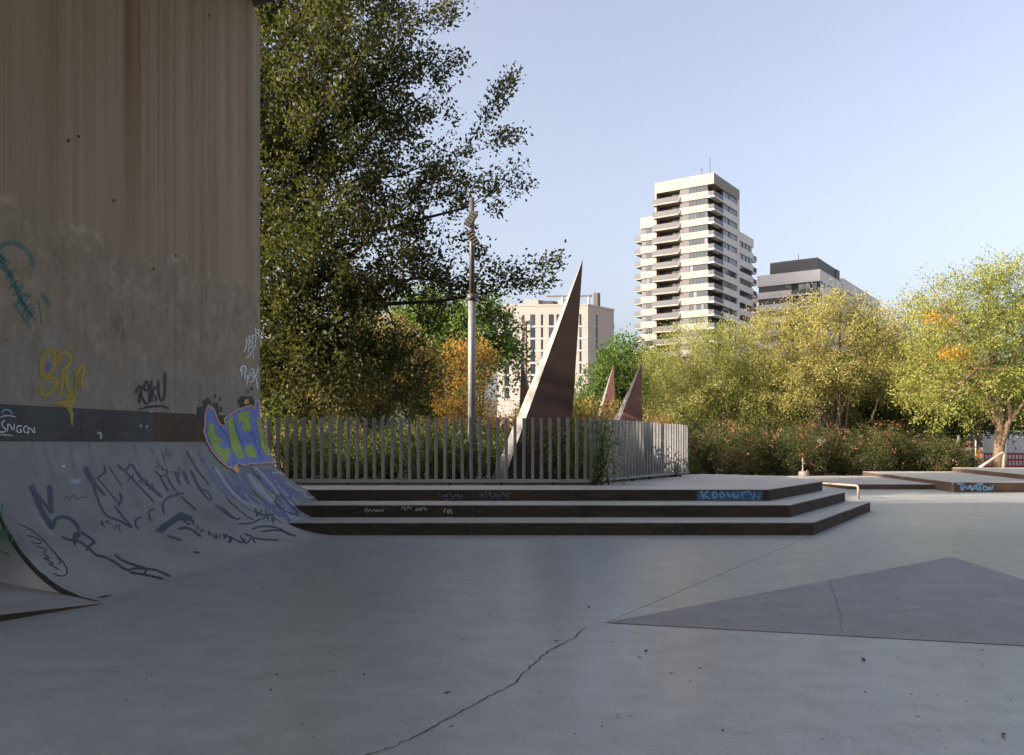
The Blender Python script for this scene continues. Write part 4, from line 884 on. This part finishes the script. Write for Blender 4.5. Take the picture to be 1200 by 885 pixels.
def sample_crown(ells, n, shell=.5):
    vol = np.array([e[3]*e[4]*e[5] for e in ells]); pick = rng.choice(len(ells), n, p=vol/vol.sum()); E_ = np.array(ells)[pick]
    d = rng.normal(0, 1, (n, 3)); d /= np.linalg.norm(d, axis=1)[:, None]; r_ = shell+(1-shell)*rng.random((n, 1))**.6
    r_ = np.where(rng.random((n, 1)) < .22, rng.random((n, 1)), r_); p = E_[:, :3]+d*r_*E_[:, 3:]; return p, d
def spray_leaves(c, d, ln, rad, per, size, asp, jitter=.4, flat=.3):
    n = len(c); t = rng.random((n, per, 1))-.35; r_ = rng.normal(0, 1, (n, per, 3))*rad*(1.1-.5*np.abs(t))
    pos = c[:, None]+d[:, None]*t*ln+r_; dirs = np.repeat(d[:, None]*.8, per, 1)+r_/(np.linalg.norm(r_, axis=2)[..., None]+1e-9)*.6
    return leaves(pos.reshape(-1, 3), dirs.reshape(-1, 3), size, asp, jitter, flat)
def tree(name, label, base, ells, n, per, leaf, mat, bark, trunk_r=.2, limbs=9, ln=.9, rad=.22, droop=0.0, cat='tree', group=None, fork=.35, trunk_to=None, asp=.5, extra=None, shell=.5, twig=.02, limb_frac=.6, zmin=None, flat=.3, tops=None, gaps=3, gap_r=1.4):
    t = thing(name, label, cat, tuple(base), group); base = np.array(base, float)
    ctr = np.average(np.array([e[:3] for e in ells]), axis=0, weights=[e[3]*e[4]*e[5] for e in ells])
    c, d = sample_crown(ells, n, shell)
    if zmin is not None: k = c[:, 2] > zmin+rng.normal(0, .3, len(c)); c, d = c[k], d[k]
    for g_ in range(gaps*len(ells)):
        q = c[rng.integers(len(c))]; rg = rng.uniform(.35, .8)*gap_r; k = (np.linalg.norm((c-q)*np.array([1, 1, 1.5]), axis=1) > rg) | (rng.random(len(c)) < .12); c, d = c[k], d[k]
    d = d+np.array([0, 0, .35-droop]); d /= np.linalg.norm(d, axis=1)[:, None]
    kk = rng.random(len(c)) < .5; V, Fq = spray_leaves(c[kk], d[kk], ln*1.25, rad*1.25, per, leaf, asp, flat=flat); V3, F3 = spray_leaves(c[~kk], d[~kk], ln*.8, rad*.7, per, leaf, asp, flat=flat); Fq = np.concatenate([Fq, F3+len(V)]); V = np.concatenate([V, V3])
    if extra is not None:
        V2, F2_ = spray_leaves(extra[0], extra[1], .55, .13, 34, leaf*.95, asp, flat=flat); Fq = np.concatenate([Fq, F2_+len(V)]); V = np.concatenate([V, V2])
        c = np.concatenate([c, extra[0]]); d = np.concatenate([d, extra[1]])
    np_obj('crown', V, Fq, mat, t)
    top = np.array(trunk_to, float) if trunk_to is not None else base+(ctr-base)*np.array([.6, .6, .75])
    pts = curve(base-np.array([0, 0, .15]), top, (0, 0, 0), 7, .012); segs = [(pts, np.linspace(trunk_r*1.25, trunk_r*.45, 7))]
    segs[0][1][0] *= 1.25
    nodes = [pts[-1]]; nr = [trunk_r*.45]
    lc, ld = sample_crown(ells, limbs, .6)
    if tops is not None: lc = np.concatenate([np.array(tops), lc[:max(0, limbs-len(tops))]])
    for q in lc:
        f = rng.uniform(fork, 1); i = int(f*6); s0 = pts[i]; q = s0+(q-s0)*limb_frac/.6*.85; cv = curve(s0, q, (0, 0, .08-droop*.05), 6)
        r0 = trunk_r*(1-.6*f)*.62; segs.append((cv, np.linspace(r0, r0*.22, 6))); nodes += list(cv[2:]); nr += list(np.linspace(r0, r0*.22, 6)[2:])
    nodes = np.array(nodes)
    sel = rng.permutation(len(c))[:min(len(c), 260)]
    for i in sel:
        j = np.argmin(((nodes-c[i])**2).sum(1)); segs.append((curve(nodes[j], c[i]+d[i]*ln*.3, (0, 0, .05), 4), np.linspace(min(nr[j]*.6, twig*1.6), twig*.35, 4)))
    V, Fq = tubes(segs, 6); np_obj('trunk', V, Fq, bark, t, True); return t
def EL(px, py, y, rpx, rpy, rd=None): c = P(px, py, y); return (c.x, c.y, c.z, rpx*y/F, rd or rpx*y/F*.9, rpy*y/F)
def shrub(label, base, r_, h, n, per, leaf, mat, group=None, name='shrub', flowers=0, asp=.45, bark='bark2', rad=.14):
    base = Vector(base); t = thing(name, label, 'shrub', tuple(base), group); b = np.array(base)
    c, d = sample_crown([(b[0], b[1], b[2]+h*.5, r_, r_*.9, h*.55), (b[0]+r_*.3, b[1], b[2]+h*.35, r_*.8, r_*.8, h*.4)], n, .45)
    k = c[:, 2] > b[2]+.05; c, d = c[k], d[k]; d = d*.7+np.array([0, 0, .6]); d /= np.linalg.norm(d, axis=1)[:, None]
    V, Fq = spray_leaves(c, d, .45*min(1, h), rad, per, leaf, asp); V[:, 2] = np.maximum(V[:, 2], b[2]+.01); np_obj('foliage', V, Fq, mat, t)
    if flowers:
        o = sample_crown([(b[0], b[1], b[2]+h*.55, r_*1.02, r_*.95, h*.56)], flowers, .9); k = o[0][:, 2] > b[2]+h*.25
        V, Fq = spray_leaves(o[0][k], o[1][k], .15, .07, 9, .085, .8); np_obj('blossom', V, Fq, M['lf_flower'], t)
    sg_ = []
    for i in rng.permutation(len(c))[:24]: sg_.append((curve(b+np.array([rng.normal(0, .1), rng.normal(0, .1), -.05]), c[i], (0, 0, .05), 4), np.linspace(.025, .006, 4)))
    V, Fq = tubes(sg_, 4); np_obj('stems', V, Fq, M[bark], t); return t

# garden soil behind the fence
struct(mesh_obj('garden_bed', [(-14, 17.45, .74), (1.75, 17.45, .74), (5.4, 23.3, .74), (8, 40, .5), (-14, 40, .5)], [(0, 1, 2, 3, 4)], M['soil']))
# the big tree on the left
D0 = 23.0
def px_sprays(lst, per, ydep=23.0, sp=.5):
    c = []; d = []
    for x0, y0, x1, y1, n, wdt in lst:
        for i in range(n):
            t = random.random(); p = P(x0+(x1-x0)*t+random.gauss(0, wdt), y0+(y1-y0)*t+random.gauss(0, wdt), ydep+random.gauss(0, sp)); c.append(p[:])
            q = P(x1, y1, ydep)-P(x0, y0, ydep); q = q.normalized(); d.append((q.x, q.y+random.gauss(0, .3), q.z+.2))
    return np.array(c), np.array(d)
ext = px_sprays([(440, 265, 555, 165, 26, 9), (555, 170, 596, 98, 16, 6), (555, 165, 608, 158, 10, 5), (500, 225, 614, 210, 30, 8), (480, 90, 547, 68, 16, 8), (470, 30, 534, 10, 20, 9), (480, 180, 535, 205, 16, 9), (500, 60, 520, 110, 10, 9), (470, 240, 540, 180, 14, 9),
                 (560, 215, 580, 245, 4, 4), (500, 320, 585, 335, 34, 12), (580, 330, 647, 310, 16, 6), (600, 335, 658, 335, 7, 4), (520, 280, 570, 300, 12, 9), (480, 130, 530, 140, 9, 8), (500, 255, 560, 225, 8, 9), (550, 345, 575, 365, 5, 5)], 0)
big_ells = [EL(400, 60, 23, 95, 75, 2.8), EL(385, 190, 23.5, 105, 80, 3.0), EL(405, 295, 23, 95, 62, 2.6), EL(340, 330, 24.5, 90, 90, 3.0), EL(355, 430, 25, 75, 60, 2.4), EL(250, 150, 25, 130, 160, 3.5), EL(475, 335, 23.5, 70, 38, 1.8), EL(390, 395, 23, 80, 60, 2.0),
            EL(330, -60, 25, 150, 110, 3.5), EL(435, 110, 23.5, 60, 60, 2.0), EL(450, 430, 24.5, 60, 40, 1.8), EL(340, 460, 24, 50, 40, 1.8), EL(320, 370, 23.5, 45, 60, 1.6)]
TB = np.array([-10.2, 25.5, .7])
tops = [P(552, 168, 23)[:], P(600, 212, 23)[:], P(580, 330, 23)[:], P(640, 318, 23)[:], P(520, 20, 23)[:], P(540, 75, 23)[:], P(470, 330, 23)[:], P(440, 130, 23)[:]]
tree('poplar_tree', 'large dark leafy tree overhanging the fence beside the pier wall', TB, big_ells, 1600, 105, .135, M['lf_poplar'], M['bark2'], .3, 22, .8, .22, 0.0, fork=.3, trunk_to=(-8.6, 24.6, 9.5), asp=.62, extra=ext, shell=.35, twig=.025, tops=tops, flat=.1, gaps=3, gap_r=1.15)
# unseen trees added left of the pier to shade the yard
for bx, by, h, r_, lo_c in ((-27, 30, 15, 5, .08), (-20, -8, 15, 4.8, .08), (-20, .6, 15, 4.0, .08), (-20.5, 8.6, 17, 4.2, .42), (-26, -5, 17, 5, .08), (-27.5, 8.5, 18, 4.6, .44)):
    tree('poplar_tree', 'unseen tall leafy tree added beyond the pier wall for shade', (bx, by, -.12), [(bx, by, h*(1+lo_c)/2, r_, r_, h*(1-lo_c)/2)], 480, 46, .22, M['lf_poplar'], M['bark2'], .28, 9, 1.1, .33, group='shade trees added beyond the pier wall', asp=.62)
# brown sunlit tree low behind it
tree('small_tree', 'small tree with dry yellow brown leaves under the large dark tree', P(455, 524, 31)[:2]+(.5,), [EL(440, 425, 31, 70, 48, 2.2), EL(500, 440, 31.5, 40, 30, 1.6), EL(380, 445, 31, 50, 45, 2)], 420, 46, .15, M['lf_dry'], M['bark2'], .13, 9, .7, .22, asp=.6, zmin=1.6)
tree('plane_tree', 'dense green broadleaf tree between the lamp post and cream building', P(572, 524, 48)[:2]+(-.12,), [EL(560, 385, 48, 42, 38, 2.2), EL(582, 425, 47.5, 30, 34, 1.8), EL(530, 420, 48, 40, 40, 2), EL(500, 380, 49, 45, 40, 2.2)], 520, 44, .22, M['lf_plane'], M['bark'], .2, 10, .9, .3, asp=.75, zmin=3)
tree('small_tree', 'slim orange yellow autumn tree just behind the lamp post', P(548, 524, 38)[:2]+(.4,), [EL(550, 430, 38, 30, 32, 1.3), EL(545, 465, 38, 36, 25, 1.4)], 300, 44, .13, M['lf_orange'], M['bark'], .1, 8, .6, .2, asp=.5, zmin=2)
tree('small_tree', 'fresh green tree between the cream building and the right shards', P(735, 524, 62)[:2]+(-.12,), [EL(735, 440, 62, 32, 45, 2.4), EL(700, 455, 62, 30, 28, 2)], 330, 44, .22, M['lf_plane'], M['bark'], .16, 9, .9, .3, asp=.7)
# right hand trees
tree('willow_tree', 'rounded pale green willow tree nearest the fence end', P(828, 524, 50)[:2]+(-.12,), [EL(810, 440, 50, 62, 58, 3.2), EL(855, 440, 50, 55, 58, 3.2), EL(790, 475, 49, 45, 45, 2.5), EL(880, 465, 49.5, 40, 45, 2.5)], 1200, 78, .13, M['lf_willow'], M['bark'], .2, 14, 1.1, .23, .35, asp=.34, shell=.45, gaps=5, gap_r=1.6)
tree('willow_tree', 'broad yellow green tree with bare forking limbs above the hedge', P(988, 524, 47)[:2]+(-.12,), [EL(960, 415, 48, 70, 62, 3.4), EL(1010, 420, 48.5, 60, 58, 3.2), EL(905, 400, 50, 45, 45, 2.4), EL(975, 375, 49, 45, 32, 2.2), EL(930, 455, 48, 50, 45, 2.4)], 1050, 74, .14, M['lf_willow2'], M['bark'], .17, 20, 1.0, .23, .05, asp=.42, shell=.45, gaps=6, gap_r=1.5, fork=.12, trunk_to=P(980, 450, 47.5)[:], limb_frac=.75, tops=[P(905, 420, 47)[:], P(930, 440, 46.5)[:], P(1040, 410, 47)[:], P(1060, 440, 47)[:], P(1000, 370, 47)[:], P(950, 370, 47)[:]], twig=.03)
tree('locust_tree', 'large light green tree with brown trunk and a few orange sprays', P(1174, 524, 43)[:2]+(-.12,), [EL(1120, 430, 43, 62, 70, 3.2), EL(1160, 370, 43.5, 60, 60, 3.0), EL(1190, 420, 43, 70, 75, 3.4), EL(1100, 360, 43.5, 35, 32, 2.0), EL(1170, 325, 43.5, 30, 28, 1.8), EL(1220, 360, 44, 60, 60, 3.2), EL(1095, 470, 42.5, 35, 30, 1.8)], 1250, 66, .14, M['lf_locust'], M['bark3'], .27, 20, 1.0, .22, .0, asp=.45, shell=.5, gaps=6, gap_r=1.5, fork=.3, zmin=2.6, trunk_to=P(1162, 400, 43)[:], limb_frac=.7)
lo_ = bpy.data.objects['locust_tree']
for px, py, n in ((1110, 415, 9), (1095, 372, 5), (1102, 380, 4), (1120, 418, 4)):
    c = np.array([P(px+random.gauss(0, 7), py+random.gauss(0, 2.5), 40.6+random.gauss(0, .3))[:] for _ in range(n)]); d = np.tile(np.array([.5, -.2, .2]), (n, 1))
    V, Fq = spray_leaves(c, d, .7, .18, 40, .13, .42); np_obj('orange_foliage', V, Fq, M['lf_locusto'], lo_)
tree('locust_tree', 'yellow green tree standing behind between the forked and brown trunked trees', P(1062, 524, 58)[:2]+(-.12,), [EL(1062, 425, 58, 50, 75, 3.2), EL(1040, 450, 57, 50, 50, 2.8)], 700, 46, .2, M['lf_willow2'], M['bark'], .2, 10, 1.1, .32, 0, asp=.45)
tree('evergreen_tree', 'dark evergreen tree in the gap above the hedge', P(1012, 524, 53)[:2]+(-.12,), [EL(1012, 480, 53, 40, 36, 2.2)], 330, 44, .2, M['lf_dark'], M['bark2'], .15, 7, .8, .3, asp=.5)
tree('evergreen_tree', 'dark tree with a leaning black trunk behind the handrail', P(1136, 524, 47)[:2]+(-.12,), [EL(1140, 490, 50, 40, 24, 2.2), EL(1100, 495, 52, 40, 24, 2.2), EL(1180, 488, 50, 30, 20, 2)], 330, 44, .2, M['lf_dark'], M['bark2'], .2, 8, .8, .3, asp=.5, trunk_to=P(1150, 488, 48)[:], zmin=2.6)
# background trees
k = 0
BT = [('dense dark green tree far behind the brown leaved tree', 340, 65, 60, 90), ('tall green tree far behind the large dark tree', 430, 70, 60, 110), ('green tree far behind the orange tree', 500, 72, 50, 85), ('low green tree in front of the cream building', 650, 80, 40, 35), ('green tree below the apartment tower', 765, 78, 45, 70), ('green tree rising below the tower between willows', 890, 75, 55, 70),
      ('far green tree in front of the mid rise block', 1010, 80, 60, 75), ('far tree behind the yellow green tree', 1080, 76, 55, 80), ('far tree behind the brown trunked tree', 1170, 72, 70, 75)]
for lb, px, y, rp, hp in BT:
    tree('background_tree', lb, P(px, 524, y)[:2]+(-.12,), [EL(px, 510-hp*.7, y, rp, hp*.55, 3.5), EL(px+rp*.4, 515-hp*.4, y-1, rp*.7, hp*.4, 3)], 330, 42, .32, M['lf_far'], M['bark2'], .22, 8, 1.3, .45, asp=.6, group='trees at the back of the park')
# reddish shrub row behind the garden
for i, (px, y, r_, h) in enumerate(((500, 36, 1.4, 2.3), (535, 35, 1.3, 2.5), (575, 37, 1.5, 2.7), (600, 36, 1.3, 2.8), (640, 35, 1.4, 2.6), (675, 34, 1.3, 3.0), (695, 35, 1.4, 3.2), (722, 36, 1.5, 3.3), (765, 38, 1.6, 2.8))):
    b = P(px, 524, y); shrub('reddish tipped shrub in the row behind the fenced garden' if i % 3 else 'orange yellow shrub in the row behind the fenced garden', (b.x, b.y, .45), r_, h, 130, 36, .13, M['lf_red' if i % 3 else 'lf_orange'], 'reddish shrubs behind the garden')
# green garden shrubs inside the fence
for i in range(15):
    px = 335+i*25+random.uniform(-6, 6); y = 19.4+random.random()*4.5; b = P(px, 524, y)
    shrub('dark green garden shrub growing inside the picket fence', (b.x, b.y, .72), random.uniform(.7, 1.0), random.uniform(.9, 1.5), 60, 34, .10, M['lf_garden'], 'green shrubs inside the fence')
for i in range(10):
    px = 345+i*36+random.uniform(-8, 8); y = 26+random.random()*3; b = P(px, 524, y)
    shrub('dark olive shrub at the back of the fenced garden' if i % 2 else 'dry brown leaved shrub at the back of the fenced garden', (b.x, b.y, .65), random.uniform(1.0, 1.4), random.uniform(1.3, 1.9), 90, 36, .11, M['lf_hedge' if i % 2 else 'lf_dry'], 'olive shrubs at the garden back')
for i in range(5):
    b = F1+(F2-F1)*(.2+.17*i)+Vector((-.9, .7, 0)); shrub('green shrub pressed against the far run of the fence', (b.x, b.y, .72), .6, 1.2, 45, 30, .09, M['lf_garden'], 'shrubs at the far fence run')
for i in range(6):  # unseen shrubs added to keep low sun off the fenced garden
    shrub('unseen dense dark shrub added behind the pier wall for shade', (-8.6-.9*(i % 2), 17.6+i*1.25, .72 if i < 6 else 0), .9, 2.6, 90, 36, .12, M['lf_garden'], 'shade shrubs added behind the pier wall')
b = Vector((2.0, 17.5, .72)); shrub('bushy green climber growing through the fence corner', b, .42, 1.75, 60, 34, .075, M['lf_ivy'], None, 'climber')
for px, py, h, r_, lb in ((757, 560, .28, .22, 'dark weed tuft at the foot of the far fence run'), (772, 559, .2, .16, 'smaller dark weed tuft beside the first at the fence foot'), (786, 558.5, .3, .2, 'leafy weed tuft towards the far end of the fence'), (814, 555, .22, .2, 'low bright weed at the end of the fence')):
    b = G(px, py, .711); shrub(lb, (b.x, b.y-.1, .712), r_, h, 16, 16, .07, M['lf_garden'], None, 'weed', rad=.06)
# oleander hedge on the right
hx = [(700+i*26, 42.5+(i % 3)*.9) for i in range(17)]
for i, (px, y) in enumerate(hx):
    b = P(px+random.uniform(-5, 5), 524, y); shrub('dense oleander shrub with pinkish blossom in the hedge behind the plaza', (b.x, b.y, -.12), random.uniform(1.35, 1.7), random.uniform(2.3, 3.0)-(.5 if px > 1060 else 0), 170, 38, .13, M['lf_hedge'], 'oleander shrubs of the hedge', flowers=26, asp=.33)
for i in range(9):
    b = P(720+i*45, 524, 47.5); shrub('taller reddish shrub behind the oleander hedge' if i % 2 else 'taller dark green shrub behind the oleander hedge', (b.x, b.y, -.12), 1.8, random.uniform(3.0, 3.8), 130, 38, .15, M['lf_red' if i % 2 else 'lf_hedge'], 'taller shrubs behind the hedge', asp=.4)
